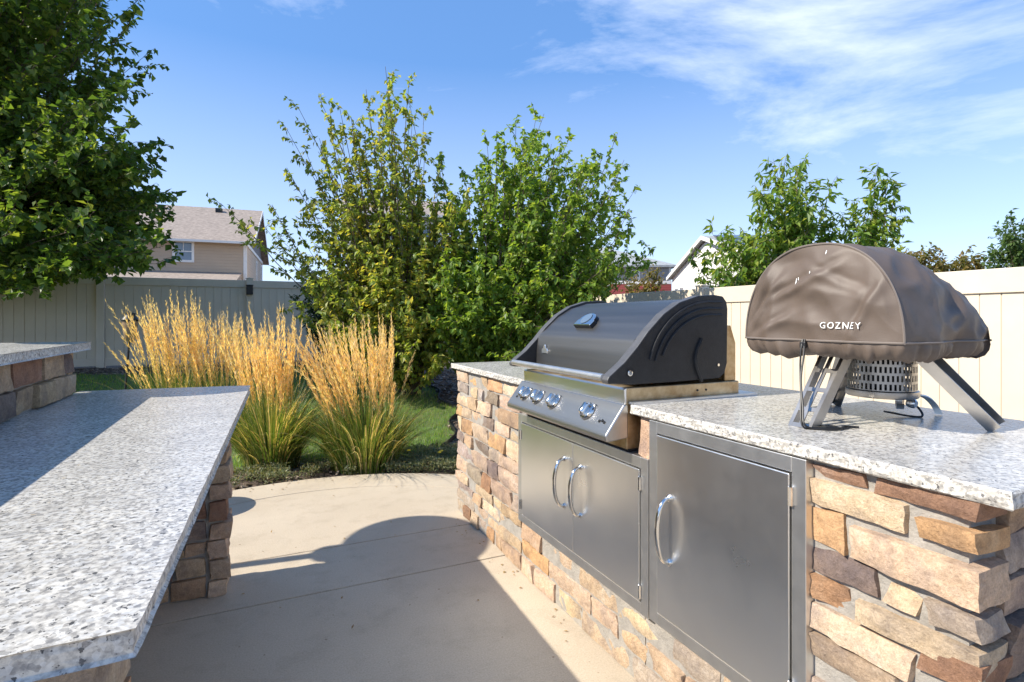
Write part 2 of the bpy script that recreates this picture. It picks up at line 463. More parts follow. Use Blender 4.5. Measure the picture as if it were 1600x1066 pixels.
PC, PR, PJ = (0.302, 2.498), 1.798, 1.485
def in_patio(x, y):
    return (y < PC[1] and -4.0 < x < PC[0] + PR) or math.hypot(x - PC[0], y - PC[1]) < PR
def lawn_edge(y):        # lawn lies to the left of this curve
    return 1.45 + 0.42 * (y - 4.6) if y < 6.4 else 2.2 + 0.12 * (y - 6.4)
def in_lawn(x, y):
    return not in_patio(x, y) and math.hypot(x - PC[0], y - PC[1]) > PR + 0.62 and 3.2 < y < 11.0 + 0.3 * math.sin(x * 1.3) and -9 < x < lawn_edge(y) + 0.06 * math.sin(y * 5)
sheet('lawn', frange(-9, 4, 0.1), frange(2.0, 11.6, 0.1), 0.0, TURF, in_lawn)
def in_mulch(x, y):
    return not in_patio(x, y) and not in_lawn(x, y) and y < 12.5 and x < 5.45
sheet('mulch_bed', frange(-9, 5.5, 0.1), frange(2.0, 12.6, 0.1), -0.006, MULCH, in_mulch, bumpy=0.03)

# patio: slabs of concrete with recessed joints between
def arc(r, a0, a1, n): return [(PC[0] + r * math.cos(a0 + (a1 - a0) * i / n), PC[1] + r * math.sin(a0 + (a1 - a0) * i / n)) for i in range(n + 1)]
base = MB(); base.prism([(-4.0, -4.0), (PC[0] + PR - 0.01, -4.0)] + arc(PR - 0.01, 0, math.pi, 60) + [(-4.0, PC[1])], -0.16, -0.014, 'z')
patio = base.build('patio', JOINT); tag(patio, kind='structure')
g = 0.004
ring = arc(PR, 0.0, math.pi, 80) + arc(PJ + g, math.pi, 0, 80)
mbp = MB(); mbp.prism(ring, -0.10, 0.0, 'z'); mbp.build('concrete_slab', CONC, patio, bevel=0.004)
yj = 2.965
aj = math.asin((yj + g - PC[1]) / PJ)
mbp = MB(); mbp.prism(arc(PJ - g, aj, math.pi - aj, 60), -0.10, 0.0, 'z'); mbp.build('concrete_slab', CONC, patio, bevel=0.004)
aj2 = math.asin((yj - g - PC[1]) / (PJ - g))
mbp = MB(); mbp.prism([(PC[0] - PJ + g, PC[1] + g), (PC[0] + PJ - g, PC[1] + g)] + arc(PJ - g, 0.01, aj2, 20) + arc(PJ - g, math.pi - aj2, math.pi - 0.01, 20), -0.10, 0.0, 'z')
mbp.build('concrete_slab', CONC, patio, bevel=0.004)
for (x0, x1) in ((-4.0, -1.2 - g), (-1.2 + g, PC[0] + PR)):
    for (y0, y1) in ((-4.0, -0.3 - g), (-0.3 + g, PC[1] - g)):
        mbp = MB(); mbp.box(x0, x1, y0, y1, -0.10, 0.0); mbp.build('concrete_slab', CONC, patio, bevel=0.004)

# ------------------------------------------------------------------ ledgestone
PAL = {'cream': (0.63, 0.535, 0.435), 'sand': (0.56, 0.475, 0.39), 'orange': (0.56, 0.385, 0.245), 'grey': (0.43, 0.395, 0.37),
       'purple': (0.27, 0.235, 0.225), 'brown': (0.36, 0.235, 0.185), 'tan': (0.52, 0.415, 0.315), 'rust': (0.42, 0.275, 0.19)}
WEIGHTS = [[34, 28, 9, 17, 6, 4, 12, 2]]
def pick(r):
    return r.choices(list(PAL), weights=WEIGHTS[0])[0]
def stone(parent, c, size, col, seed, rough=1.0, dax=0):
    """one split stone: centre c, full size (sx, sy, sz); dax is the axis its face looks along"""
    sx, sy, sz = size
    def seg(l): return max(2, min(11, int(l / 0.026)))
    na, nb, nc = seg(sx), seg(sy), max(2, min(5, int(sz / 0.020)))
    pts, faces, key = [], [], {}
    rs = random.Random(seed)
    sk1, sk2, tp1 = rs.uniform(-0.006, 0.006), rs.uniform(-0.006, 0.006), rs.uniform(-0.010, 0.010)
    tilt_z, tilt_a = rs.uniform(-0.005, 0.005), rs.uniform(-0.005, 0.005)
    aax = 1 - dax
    def vid(i, j, k):
        if (i, j, k) in key: return key[i, j, k]
        q = Vector((i / na * 2 - 1, j / nb * 2 - 1, k / nc * 2 - 1))
        p = Vector((q.x * sx / 2, q.y * sy / 2, q.z * sz / 2))
        ex = sum(1 for a in q if abs(a) > 0.99)
        if ex >= 2:                                   # chipped arrises
            rr = 0.0035 + 0.0035 * noise.noise(Vector((seed, i * 0.9 + j, k * 1.3)))
            for ax in range(3):
                if abs(q[ax]) > 0.99: p[ax] -= math.copysign(rr, q[ax])
        w = Vector(p) * 9 + Vector((seed * 3.7, seed * 1.3, seed * 0.7))
        f = 0.008 * noise.noise(w) + 0.006 * noise.noise(w * 2.3) + 0.0045 * noise.noise(w * 5.1)
        g_ = noise.noise_vector(w * 2.0)
        p[dax] += f * rough + (tilt_z * q.z + tilt_a * q[aax]) * rough
        p[aax] += 0.0045 * g_.x * rough + tp1 * q.z * 0.5
        p.z += (0.0035 * g_.y + 0.0025 * g_.z) * rough + (sk1 if k == nc else sk2 if k == 0 else 0) * q[aax] * 0.6
        key[i, j, k] = len(pts); pts.append(p)
        return key[i, j, k]
    for i in range(na):
        for j in range(nb):
            faces.append((vid(i, j, 0), vid(i, j + 1, 0), vid(i + 1, j + 1, 0), vid(i + 1, j, 0)))
            faces.append((vid(i, j, nc), vid(i + 1, j, nc), vid(i + 1, j + 1, nc), vid(i, j + 1, nc)))
    for i in range(na):
        for k in range(nc):
            faces.append((vid(i, 0, k), vid(i + 1, 0, k), vid(i + 1, 0, k + 1), vid(i, 0, k + 1)))
            faces.append((vid(i, nb, k), vid(i, nb, k + 1), vid(i + 1, nb, k + 1), vid(i + 1, nb, k)))
    for j in range(nb):
        for k in range(nc):
            faces.append((vid(0, j, k), vid(0, j, k + 1), vid(0, j + 1, k + 1), vid(0, j + 1, k)))
            faces.append((vid(na, j, k), vid(na, j + 1, k), vid(na, j + 1, k + 1), vid(na, j, k + 1)))
    me = bpy.data.meshes.new('stone')
    me.from_pydata(pts, [], faces)
    me.materials.append(STONE)
    me.polygons.foreach_set('use_smooth', [True] * len(me.polygons))
    me.set_sharp_from_angle(angle=math.radians(28))
    o = bpy.data.objects.new('stone', me); COL.objects.link(o)
    o.parent = parent; o.location = Vector(c) - Vector(parent.location)
    cc = PAL[col]; k = R.uniform(0.85, 1.12)
    o.color = (cc[0] * k, cc[1] * k * R.uniform(0.96, 1.03), cc[2] * k * R.uniform(0.93, 1.05), 1)
    return o
SEED = [0]
def stone_face(parent, axis, plane, out, a0, a1, z0, z1, depth=0.085, hmin=0.055, hmax=0.10, lmin=0.10, lmax=0.27, r=None, rough=1.0):
    """courses of stones on a wall. axis: the direction the wall runs in ('x' or 'y'); plane: where the faces lie; out: +1/-1"""
    r = r or R
    z = z0; gap = 0.0035
    while z < z1 - 0.02:
        h = r.uniform(hmin, hmax)
        if z1 - z - h < hmin: h = z1 - z
        if h > hmax * 1.45: h = h / 2
        a = a0
        while a < a1 - 0.02:
            l = r.uniform(lmin, lmax)
            if a1 - a - l < lmin * 0.8: l = a1 - a
            if l > lmax * 1.5: l = l / 2
            pr = r.uniform(-0.009, 0.009)
            d = depth + pr
            SEED[0] += 1
            ctr = plane + out * pr - out * d / 2
            hh = h - gap * r.uniform(0.7, 1.5); ll = l - gap * r.uniform(0.6, 1.6)
            if axis == 'y': stone(parent, (ctr, a + l / 2, z + h / 2), (d, ll, hh), pick(r), SEED[0], rough, 0)
            else: stone(parent, (a + l / 2, ctr, z + h / 2), (ll, d, hh), pick(r), SEED[0], rough, 1)
            a += l
        z += h

def slab(name, outline, z0, z1, parent, rough=0.004, label=None):
    """granite slab with a split (rough) edge and a polished top"""
    pts = []
    n = len(outline)
    for i in range(n):
        a, b = Vector(outline[i]), Vector(outline[(i + 1) % n])
        k = max(1, int((b - a).length / 0.02))
        for j in range(k): pts.append(a.lerp(b, j / k))
    m = len(pts); levels = [0.0, 0.12, 0.35, 0.65, 0.88, 1.0]; vs = []; fs = []
    for li, t in enumerate(levels):
        for i, p in enumerate(pts):
            d = (pts[(i + 1) % m] - pts[i - 1]).normalized(); nrm = Vector((d.y, -d.x))
            z = z0 + (z1 - z0) * t
            off = -0.004 if t in (0.0, 1.0) else 0.0
            off += rough * (noise.noise(Vector((p.x * 45, p.y * 45, z * 60))) + 0.6 * noise.noise(Vector((p.x * 110, p.y * 110, z * 130)))) * (1 if 0 < t < 1 else 0.35)
            vs.append((p.x + nrm.x * off, p.y + nrm.y * off, z))
    for li in range(len(levels) - 1):
        for i in range(m):
            fs.append((li * m + i, li * m + (i + 1) % m, (li + 1) * m + (i + 1) % m, (li + 1) * m + i))
    top = (len(levels) - 1) * m
    fs.append(tuple(range(m))[::-1]); fs.append(tuple(top + i for i in range(m)))
    mb = MB(); mb.add(vs, fs)
    o = mb.build(name, GRANITE, parent)
    return o

# ------------------------------------------------------------------ grill island
XF = 1.118
isl = thing('outdoor_kitchen_island', 'stone clad island with granite top, holding grill and steel doors', 'counter', (1.45, 1.85, 0))
core = MB()
core.box(1.127, 1.86, 0.525, 1.40, 0, 0.876)
core.box(1.127, 1.86, 2.26, 3.18, 0, 0.876)
core.box(1.127, 1.86, 1.405, 2.255, 0, 0.235)
core.box(1.66, 1.86, 1.405, 2.255, 0.24, 0.876)
core.build('wall_core', MORTAR, isl)
cav = MB(); cav.box(1.20, 1.64, 1.41, 2.25, 0.242, 0.80); cav.build('cabinet_interior', DARK, isl)
rr = random.Random(5)
stone_face(isl, 'y', XF, -1, 2.30, 3.22, 0.0, 0.876, r=rr, hmin=0.055, hmax=0.092)      # beyond the double doors
stone_face(isl, 'y', XF, -1, 0.835, 2.30, 0.0, 0.243, r=rr, hmin=0.07, hmax=0.10, lmin=0.14, lmax=0.34)     # below the doors
stone_face(isl, 'x', 3.22, 1, 1.21, 1.88, 0.0, 0.876, r=rr)                              # far end
stone_face(isl, 'x', 0.50, -1, 1.21, 1.88, 0.0, 0.876, r=rr, hmin=0.07, hmax=0.12)       # near end
# the big stones between single door and island corner, read from the photograph (left px, right px, top row, bottom row, colour)
BIG = [(1256, 1349, 722, 741, 'brown'), (1358, 1546, 743, 771, 'brown'), (1258, 1414, 746, 785, 'cream'), (1258, 1316, 789, 845, 'orange'),
       (1424, 1546, 806, 838, 'orange'), (1321, 1546, 821, 872, 'cream'), (1258, 1369, 850, 889, 'purple'), (1258, 1323, 894, 933, 'rust'),
       (1375, 1434, 906, 941, 'sand'), (1440, 1546, 936, 972, 'grey'), (1330, 1546, 935, 969, 'cream'), (1258, 1425, 940, 978, 'cream'),
       (1258, 1400, 985, 1024, 'sand'), (1428, 1546, 1000, 1046, 'brown')]
zlow = 1
for k, (l, r_, t, b, cname) in enumerate(BIG):
    A, B = onx(l, t, XF - 0.012), onx(l, b, XF - 0.012)
    y1 = A.y; y0 = 0.497 if r_ == 1546 else onx(r_, t, XF - 0.012).y
    if l > 1270:                         # the rows run level: take heights at the stone's left end
        pass
    zc, h = (A.z + B.z) / 2, A.z - B.z
    zlow = min(zlow, B.z)
    pr = [0.0, 0.004, 0.003, -0.004, 0.006, 0.008, -0.004, -0.002, -0.006, 0.005, 0.005, 0.003, 0.002, 0.0][k]
    SEED[0] += 1
    stone(isl, (XF - 0.004 - pr + 0.05, (y0 + y1) / 2, zc), (0.10, y1 - y0 - 0.003, h + 0.006), cname, SEED[0] + 40, 1.1)
stone_face(isl, 'y', XF, -1, 0.50, 0.835, 0.0, 0.40, r=rr, hmin=0.08, hmax=0.12, lmin=0.14, lmax=0.3)
stone(isl, (XF + 0.036, 1.392, 0.81), (0.085, 0.062, 0.13), 'tan', 611)                   # the upright stone beside the grill
ytop = 3.262
slab('granite_top', [(1.098, 0.452), (1.098, 1.445), (1.64, 1.445), (1.64, 2.225), (1.098, 2.225), (1.098, ytop), (1.905, ytop), (1.905, 0.452)][::-1], 0.879, 0.910, isl, 0.005)

# ---- steel doors
def steel_door(label, y0, y1, z0, z1, doors, hinges, handles):
    t = thing('access_door', label, 'cabinet door', (XF, (y0 + y1) / 2, z0), None)
    xo, xi = 1.100, 1.16
    fw = 0.036
    fr = MB()
    fr.box(xo, xi, y0, y0 + fw, z0, z1); fr.box(xo, xi, y1 - fw, y1, z0, z1)
    fr.box(xo, xi, y0 + fw, y1 - fw, z0, z0 + fw); fr.box(xo, xi, y0 + fw, y1 - fw, z1 - fw, z1)
    fr.build('frame', STEELF, t, bevel=0.0015)
    bk = MB(); bk.box(xo + 0.02, xo + 0.03, y0 + fw - 0.002, y1 - fw + 0.002, z0 + fw - 0.002, z1 - fw + 0.002); bk.build('gasket', BLACK, t)
    ps = []
    for (a, b) in doors:
        p = MB(); p.box(xo - 0.004, xo + 0.015, a, b, z0 + fw + 0.004, z1 - fw - 0.004)
        ps.append(p.build('door_panel', STEEL, t, bevel=0.002))
    for (hy, za, zb, pi_) in handles:
        h = MB(); zm, hl = (za + zb) / 2, (zb - za) / 2
        x0 = xo - 0.004
        pts = [(x0 - 0.046 * math.cos(a) ** 0.8 if abs(a) < 1.56 else x0, hy, zm + hl * math.sin(a)) for a in [(-1.5 + 3.0 * i / 18) for i in range(19)]]
        h.tube([(x0, hy, pts[0][2])] + pts + [(x0, hy, pts[-1][2])], [0.006] + [0.0055 + 0.0022 * math.cos((i - 9) / 9 * 1.5) for i in range(19)] + [0.006], 10)
        for zz in (pts[0][2], pts[-1][2]):
            h.lathe([(0.0105, 0), (0.0105, 0.004), (0.007, 0.007)], (x0, hy, zz), 12, M=Matrix.Rotation(-math.pi / 2, 3, 'Y'))
        h.build('handle', CHROME, t, smooth=True)
    for (hy, zz) in hinges:
        h = MB(); h.tube([(xo - 0.006, hy, zz - 0.021), (xo - 0.006, hy, zz + 0.021)], 0.0055, 8); h.box(xo - 0.003, xo + 0.004, hy - 0.004, hy + 0.004, zz - 0.021, zz + 0.021)
        h.build('hinge', CHROME, t, smooth=True)
    return t
steel_door('double steel access doors with two arched handles under the grill', 1.358, 2.292, 0.252, 0.750,
           [(1.398, 1.797), (1.801, 2.252)], [(1.392, 0.668), (1.392, 0.325), (2.258, 0.655), (2.258, 0.335)],
           [(1.863, 0.45, 0.637, 0), (1.745, 0.45, 0.632, 0)])
steel_door('single tall steel access door with one arched handle, hinged beside corner stones', 0.818, 1.352, 0.258, 0.876,
           [(0.858, 1.312)], [(0.852, 0.787), (0.852, 0.345)], [(1.256, 0.472, 0.662, 0)])

# ------------------------------------------------------------------ gas grill
gr = thing('built_in_grill', 'built-in gas grill with grey hood, black end castings and four knobs', 'grill', (1.3, 1.835, 0.91))
Y0, Y1 = 1.455, 2.205
# firebox sunk in the counter
fb = MB(); fb.box(1.095, 1.60, Y0 + 0.005, Y1 - 0.005, 0.76, 0.962)
fb.build('firebox', STAIN, gr, bevel=0.003)
rim = MB(); rim.box(1.10, 1.66, Y0 - 0.025, Y0 + 0.001, 0.9105, 0.918); rim.box(1.10, 1.66, Y1 - 0.001, Y1 + 0.025, 0.9105, 0.918); rim.box(1.60, 1.66, Y0, Y1, 0.9105, 0.918)
rim.build('trim_flange', STEELF, gr)
for yy in (1.30, 1.40):
    pass
for xx in (1.40, 1.44):
    scr = MB(); scr.lathe([(0.004, 0), (0.004, 0.002)], (xx, Y0 + 0.005, 0.938), 8, M=Matrix.Rotation(math.pi / 2, 3, 'X'))
    scr.build('bolt_head', BLACK, gr)
bp = MB(); bp.prism([(1.545, 0.962), (1.60, 0.962), (1.60, 1.10), (1.575, 1.165), (1.545, 1.165)], Y0 + 0.02, Y1 - 0.02, 'y'); bp.build('back_panel', STAIN, gr, bevel=0.002)
# control panel
cp = MB(); cp.prism([(1.093, 0.905), (1.078, 0.912), (1.004, 0.815), (1.004, 0.800), (1.012, 0.793), (1.093, 0.800)], Y0 - 0.008, Y1 + 0.004, 'y')
cp.build('control_panel', PANEL, gr, bevel=0.006, segs=3)
dt = MB(); dt.box(1.10, 1.15, Y0 + 0.01, Y1 - 0.01, 0.752, 0.792); dt.build('drip_tray', DARK, gr)
sp_ = MB(); sp_.prism([(1.094, 0.908), (1.088, 0.908), (1.084, 0.957), (1.094, 0.962)], Y0 + 0.004, Y1 - 0.004, 'y'); sp_.build('splash_strip', STEEL, gr, bevel=0.001)
# knobs on the sloping panel
pd = Vector((1.004 - 1.078, 0, 0.815 - 0.912)).normalized()        # down the slope
pn = Vector((pd.z, 0, -pd.x)); pn = pn if pn.x < 0 else -pn         # outwards
for (kx, ky) in ((822.7, 614.4), (842, 620.5), (866.6, 627.8), (920, 643.7)):
    yk = onx(kx, ky, 1.045).y
    c0 = Vector((1.078, yk, 0.912)) + pd * 0.058 + pn * 0.002
    M = Matrix((pd, Vector((0, 1, 0)), pn)).transposed()
    kb = MB()
    kb.lathe([(0.034, 0), (0.033, 0.005), (0.030, 0.009), (0.024, 0.010)], c0, 28, M=M)
    k_ = kb.build('knob', CHROME, gr, smooth=True)
    gp = MB()
    prof = [(0.009, 0.008), (0.011, 0.020), (0.006, 0.031), (-0.006, 0.031), (-0.011, 0.020), (-0.009, 0.008)]
    vsq = []
    for tt, kk in ((-0.026, 0.6), (-0.018, 1), (0.018, 1), (0.026, 0.6)):
        for (a, b_) in prof: vsq.append(c0 + M @ Vector((tt, a * kk, 0.008 + (b_ - 0.008) * kk)))
    n6 = 6
    gp.add(vsq, [(i * n6 + j, i * n6 + (j + 1) % n6, (i + 1) * n6 + (j + 1) % n6, (i + 1) * n6 + j) for i in range(3) for j in range(n6)] + [tuple(range(n6))[::-1], tuple(3 * n6 + j for j in range(n6))])
    gp.build('grip', CHROME, k_, smooth=True, bevel=0.002)
    for a in (-0.75, 0.75):
        tk = MB(); q = c0 + M @ Vector((-0.040 * math.cos(a), 0.040 * math.sin(a), 0.001)); tk.lathe([(0.003, 0), (0.003, 0.0012)], q, 8, M=M)
        tk.build('dial_mark', BLACK, k_)
ig = MB()
for yy, n_ in ((Y1 - 0.035, 1), (Y0 + 0.05, 3)):
    for k in range(n_):
        q = Vector((1.078, yy + (k - 1) * 0.014, 0.912)) + pd * (0.080 - 0.004 * (k % 2)) + pn * 0.0015
        ig.lathe([(0.0055, 0), (0.0055, 0.0012)], q, 8, M=Matrix((pd, Vector((0, 1, 0)), pn)).transposed())
ig.build('panel_badge', BLACK, gr)
# hood: end castings with the profile seen on the near end
prof = [(1.019, 0.979), (1.013, 0.992), (1.020, 1.003), (1.079, 1.046), (1.131, 1.096), (1.176, 1.147), (1.242, 1.206), (1.311, 1.246), (1.396, 1.2705),
        (1.470, 1.275), (1.512, 1.270), (1.530, 1.250), (1.535, 1.225), (1.532, 1.03), (1.520, 0.995), (1.495, 0.977), (1.289, 0.9735), (1.123, 0.973)]
hood_parts = []
for (a, b, sgn) in ((Y0 - 0.005, Y0 + 0.036, -1), (Y1 - 0.036, Y1 + 0.005, 1)):
    m = MB()
    n = len(prof)
    # outer skin black, the rim of the casting grey
    m.prism(prof, a, b, 'y')
    m.m = [0, 0] + [1] * n
    e = m.build('end_casting', [CAST, CASTG], gr, bevel=0.004, segs=3)
    yo = a if sgn < 0 else b
    rib = MB()
    for q in (0.035, 0.058, 0.081):
        pts = []
        for i in range(15):
            t = i / 14
            ang = math.radians(178 - 92 * t)
            pts.append((1.452 + (0.315 - q) * math.cos(ang) * 1.0, yo + sgn * 0.0015, 0.985 + (0.30 - q) * math.sin(ang) + 0.0))
        pts = pts[3 if q > 0.07 else 2:] + [(1.505, yo + sgn * 0.0015, 0.985 + 0.30 - q)]
        rib.tube(pts, 0.0042, 6)
    ang0 = [(1.40 + 0.012 * math.cos(x) * 2 - 0.045 * math.sin((x + 1.2) / 2.4 * math.pi), yo + sgn * 0.001, 1.045 + 0.075 * x / 1.2) for x in [(-1.2 + 2.4 * i / 10) for i in range(11)]]
    rib.tube(ang0, 0.007, 6)
    rib.build('cast_rib', CAST, e, smooth=True)
    hb = MB(); hb.lathe([(0.017, 0), (0.017, 0.0012)], (1.105, yo + sgn * 0.0002, 1.012), 20, M=Matrix.Rotation(math.pi / 2 * (1 if sgn < 0 else -1), 3, 'X'))
    hb.build('handle_bolt', BLACK, e)
    hb = MB(); hb.lathe([(0.010, 0), (0.010, 0.003), (0.006, 0.004)], (1.100, yo + sgn * 0.001, 1.012), 14, M=Matrix.Rotation(math.pi / 2 * (1 if sgn < 0 else -1), 3, 'X'))
    hb.lathe([(0.005, 0), (0.005, 0.003)], (1.487, yo + sgn * 0.0005, 1.025), 10, M=Matrix.Rotation(math.pi / 2 * (1 if sgn < 0 else -1), 3, 'X'))
    hb.build('bolt', CHROME, e)
hp = [(1.128, 0.975), (1.132, 1.05), (1.142, 1.108), (1.152, 1.121), (1.176, 1.139), (1.242, 1.196), (1.311, 1.235), (1.396, 1.259), (1.470, 1.263), (1.50, 1.25), (1.50, 0.98)]
hd = MB(); hd.prism(hp, Y0 + 0.034, Y1 - 0.034, 'y'); hood = hd.build('hood', HOODS, gr, smooth=True, angle=50)
hl = MB(); hl.tube([(1.022, Y0 + 0.03, 0.997), (1.022, Y1 - 0.03, 0.997)], 0.0125, 16); hl.build('lid_handle', STEELF, gr, smooth=True)
# thermometer, standing on the slope of the hood
tdir = Vector((0.066, 0, 0.057)).normalized(); tn = Vector((-tdir.z, 0, tdir.x))
tc0 = Vector((1.212, 1.868, 1.171))
M = Matrix((Vector((0, -1, 0)), tdir, tn)).transposed()
shp = [(-0.062, -0.030), (0.062, -0.030), (0.062, -0.004)] + [(0.052 * math.cos(a), 0.006 + 0.036 * math.sin(a)) for a in [math.pi * i / 14 for i in range(15)]] + [(-0.062, -0.004)]
def plate(shape, z0, z1, k=1.0):
    m = MB(); n = len(shape)
    m.add([tc0 + M @ Vector((a, b, z0)) for a, b in shape] + [tc0 + M @ Vector((a * k, b * k, z1)) for a, b in shape],
          [tuple(range(n))[::-1], tuple(range(n, 2 * n))] + [(i, (i + 1) % n, (i + 1) % n + n, i + n) for i in range(n)]); return m
th_ = plate(shp, 0.0, 0.016).build('thermometer', BLACK, gr)
plate(shp, 0.0162, 0.020, 0.93).build('bezel', CHROME, th_, bevel=0.001)
dl = MB(); dl.lathe([(0.029, 0.0203), (0.029, 0.0225), (0.026, 0.0228)], tc0 + M @ Vector((0, 0.006, 0)), 24, M=M); dl.build('dial', GLASS, th_)
# small maker's emblem on the hood front
em = MB(); ec = Vector((1.1315, onx(852.4, 547.3, 1.133).y, 1.05))
shape = [(-0.024, -0.010), (0.024, -0.010), (0.026, 0.0), (0.022, 0.010), (0.010, 0.012), (0.008, 0.022), (0.0, 0.028), (-0.008, 0.022), (-0.010, 0.012), (-0.022, 0.010), (-0.026, 0.0)]
n = len(shape)
em.add([(ec.x, ec.y - a, ec.z + b) for a, b in shape] + [(ec.x - 0.005, ec.y - a * 0.9, ec.z + b * 0.9) for a, b in shape],
       [tuple(range(n)), tuple(range(n, 2 * n))[::-1]] + [(i, (i + 1) % n, (i + 1) % n + n, i + n) for i in range(n)])
em.build('emblem', STEELF, hood)

# ------------------------------------------------------------------ covered pizza oven
ov = thing('pizza_oven', 'portable pizza oven under a brown fabric cover, standing on granite with folding legs', 'oven', (1.56, 0.97, 0.91))
YC = 0.968
def cov(x_, a):
    """cover surface: x_ 0..1 front to back, a 0..pi around the arch"""
    x = 1.335 + 0.395 * x_
    t = max(0, (x_ - 0.45) / 0.55)
    w_ = 0.222 * (1 - 0.16 * t ** 2) * (1 + 0.015 * math.sin(x_ * 9))
    h_ = 0.256 * (1 - 0.36 * t ** 2.0) - 0.006 * x_
    ca, sa = math.cos(a), math.sin(a)
    y = YC + w_ * math.copysign(abs(ca) ** 0.86, ca)
    z = 1.130 + h_ * abs(sa) ** 0.93
    p = Vector((x, y, z))
    return p
CREASE = [((1.18, 1.14), (1.06, 1.30), 0.008), ((1.17, 1.20), (1.10, 1.33), 0.006), ((1.13, 1.14), (1.02, 1.20), 0.007), ((1.05, 1.25), (0.88, 1.33), 0.007),
          ((0.86, 1.14), (0.79, 1.27), 0.008), ((1.10, 1.24), (0.98, 1.28), 0.006), ((0.99, 1.33), (0.84, 1.25), 0.005)]
def creases(y, z):
    h = 0.0
    for (a, b, amp) in CREASE:
        ax, az = a; bx_, bz = b; L2 = (bx_ - ax) ** 2 + (bz - az) ** 2
        t = ((y - ax) * (bx_ - ax) + (z - az) * (bz - az)) / L2
        if not -0.15 < t < 1.15: continue
        wob = 0.006 * noise.noise(Vector((t * 3, amp * 900, 0)))
        d = ((y - ax) * (bz - az) - (z - az) * (bx_ - ax)) / math.sqrt(L2) + wob
        f = max(0, math.sin(math.pi * min(1, max(0, (t + 0.15) / 1.3))))
        h += amp * f * (math.exp(-(d / 0.011) ** 2) - 0.7 * math.exp(-((d - 0.017) / 0.010) ** 2))
    return h
def wrinkle(p, k=1.0):
    q = Vector((p.x * 5.2, p.y * 7.0, p.z * 4.0))
    r1 = 1 - abs(noise.noise(q + Vector((3.1, 0.4, 7.7))) * 2)
    r2 = noise.noise(Vector((p.x * 16 + p.z * 9, p.y * 14 - p.z * 11, p.z * 6)))
    r3 = 1 - abs(noise.noise(Vector((p.x * 11 - p.z * 8, p.y * 4 + p.z * 7, p.z * 12 + 5))) * 2)
    return k * (0.018 * (r1 - 0.5) + 0.006 * r2 + 0.013 * (r3 - 0.6) + 0.004 * (0.5 - abs(noise.noise(Vector((p.x * 22 + p.z * 15, p.y * 20, p.z * 18 - p.y * 9))))))
NU, NA = 60, 110
mb = MB(); grid = {}
for i in range(NU + 1):
    for j in range(NA + 1):
        p = cov(i / NU, math.pi * j / NA)
        nrm = Vector((0, p.y - YC, (p.z - 1.13) * 0.8)); nrm.normalize()
        body = min(1, (i / NU) * 8)
        p = p + nrm * wrinkle(p, (0.35 + 0.75 * (i / NU)) * body)
        grid[i, j] = len(mb.v); mb.v.append(tuple(p))
for i in range(NU):
    for j in range(NA):
        mb.f.append((grid[i, j], grid[i + 1, j], grid[i + 1, j + 1], grid[i, j + 1])); mb.m.append(0)
# front and back panels: columns from the hem up to the arch, slightly bulged
NK = 44
for (i0, sgn, bul) in ((0, -1, 0.022), (NU, 1, 0.055)):
    cols = []
    for j in range(NA + 1):
        q = Vector(mb.v[grid[i0, j]]); col = []
        for k in range(NK + 1):
            if k == NK: col.append(grid[i0, j]); continue
            t = k / NK; p = Vector((q.x, q.y, 1.130 + (q.z - 1.130) * t))
            e = max(0, 1 - abs((q.y - YC) / 0.222) ** 3) * max(0, 1 - t ** 3 * ((q.z - 1.13) / 0.25) ** 1.0) 
            p.x += sgn * bul * e
            p.x += sgn * (wrinkle(Vector((p.z * 0.9, p.y, p.x)), 0.75) + (creases(p.y, p.z) if sgn < 0 else 0)) * min(1, e * 3)
            col.append(len(mb.v)); mb.v.append(tuple(p))
        cols.append(col)
    for j in range(NA):
        for k in range(NK):
            mb.f.append((cols[j][k], cols[j + 1][k], cols[j + 1][k + 1], cols[j][k + 1])); mb.m.append(0)
    if i0 == 0: front_hem = [Vector(mb.v[c[0]]) for c in cols]
    else: back_hem = [Vector(mb.v[c[0]]) for c in cols]
# skirt below the hem: gathered by a drawcord
def hem_ring():
    """the lower outline of the cover, all the way round"""
    pts = [p.copy() for p in front_hem]                                             # j = 0 is the +y side
    pts += [Vector(mb.v[grid[i, NA]]) for i in range(1, NU + 1)]
    pts += [p.copy() for p in back_hem[::-1]]
    pts += [Vector(mb.v[grid[i, 0]]) for i in range(NU - 1, 0, -1)]
    out_ = [pts[0]]
    for p in pts[1:]:
        if (p - out_[-1]).length > 0.004: out_.append(p)
    return [Vector((p.x, p.y, 1.133)) for p in out_]
hr = hem_ring(); nn = len(hr)
sk = []
for li, (dz, inn) in enumerate(((0.004, 0.002), (-0.010, 0.000), (-0.024, 0.004), (-0.038, 0.014), (-0.046, 0.034), (-0.040, 0.06))):
    row = []
    for k, p in enumerate(hr):
        d = Vector((p.x - 1.572, p.y - YC, 0)).normalized()
        f = noise.noise(Vector((k * 0.22, li * 0.12, 4.2))) * 0.012 + noise.noise(Vector((k * 0.6, li * 0.3, 9))) * 0.006
        f *= min(1, li / 2)
        zz = p.z + dz + (0.010 * noise.noise(Vector((k * 0.10, 0, 1.7))) + f * 0.5) * min(1, li / 2)
        q = p - d * (inn + f)
        row.append(len(mb.v)); mb.v.append((q.x, q.y, zz))
    sk.append(row)
for a, b in zip(sk, sk[1:]):
    for k in range(nn):
        mb.f.append((a[k], a[(k + 1) % nn], b[(k + 1) % nn], b[k])); mb.m.append(0)
cover = mb.build('cover', FABRIC, ov, smooth=True, angle=75)
me_c = cover.data
bvh = BVHTree.FromPolygons([Vector(v.co) + Vector(ov.location) for v in me_c.vertices], [tuple(p.vertices) for p in me_c.polygons])
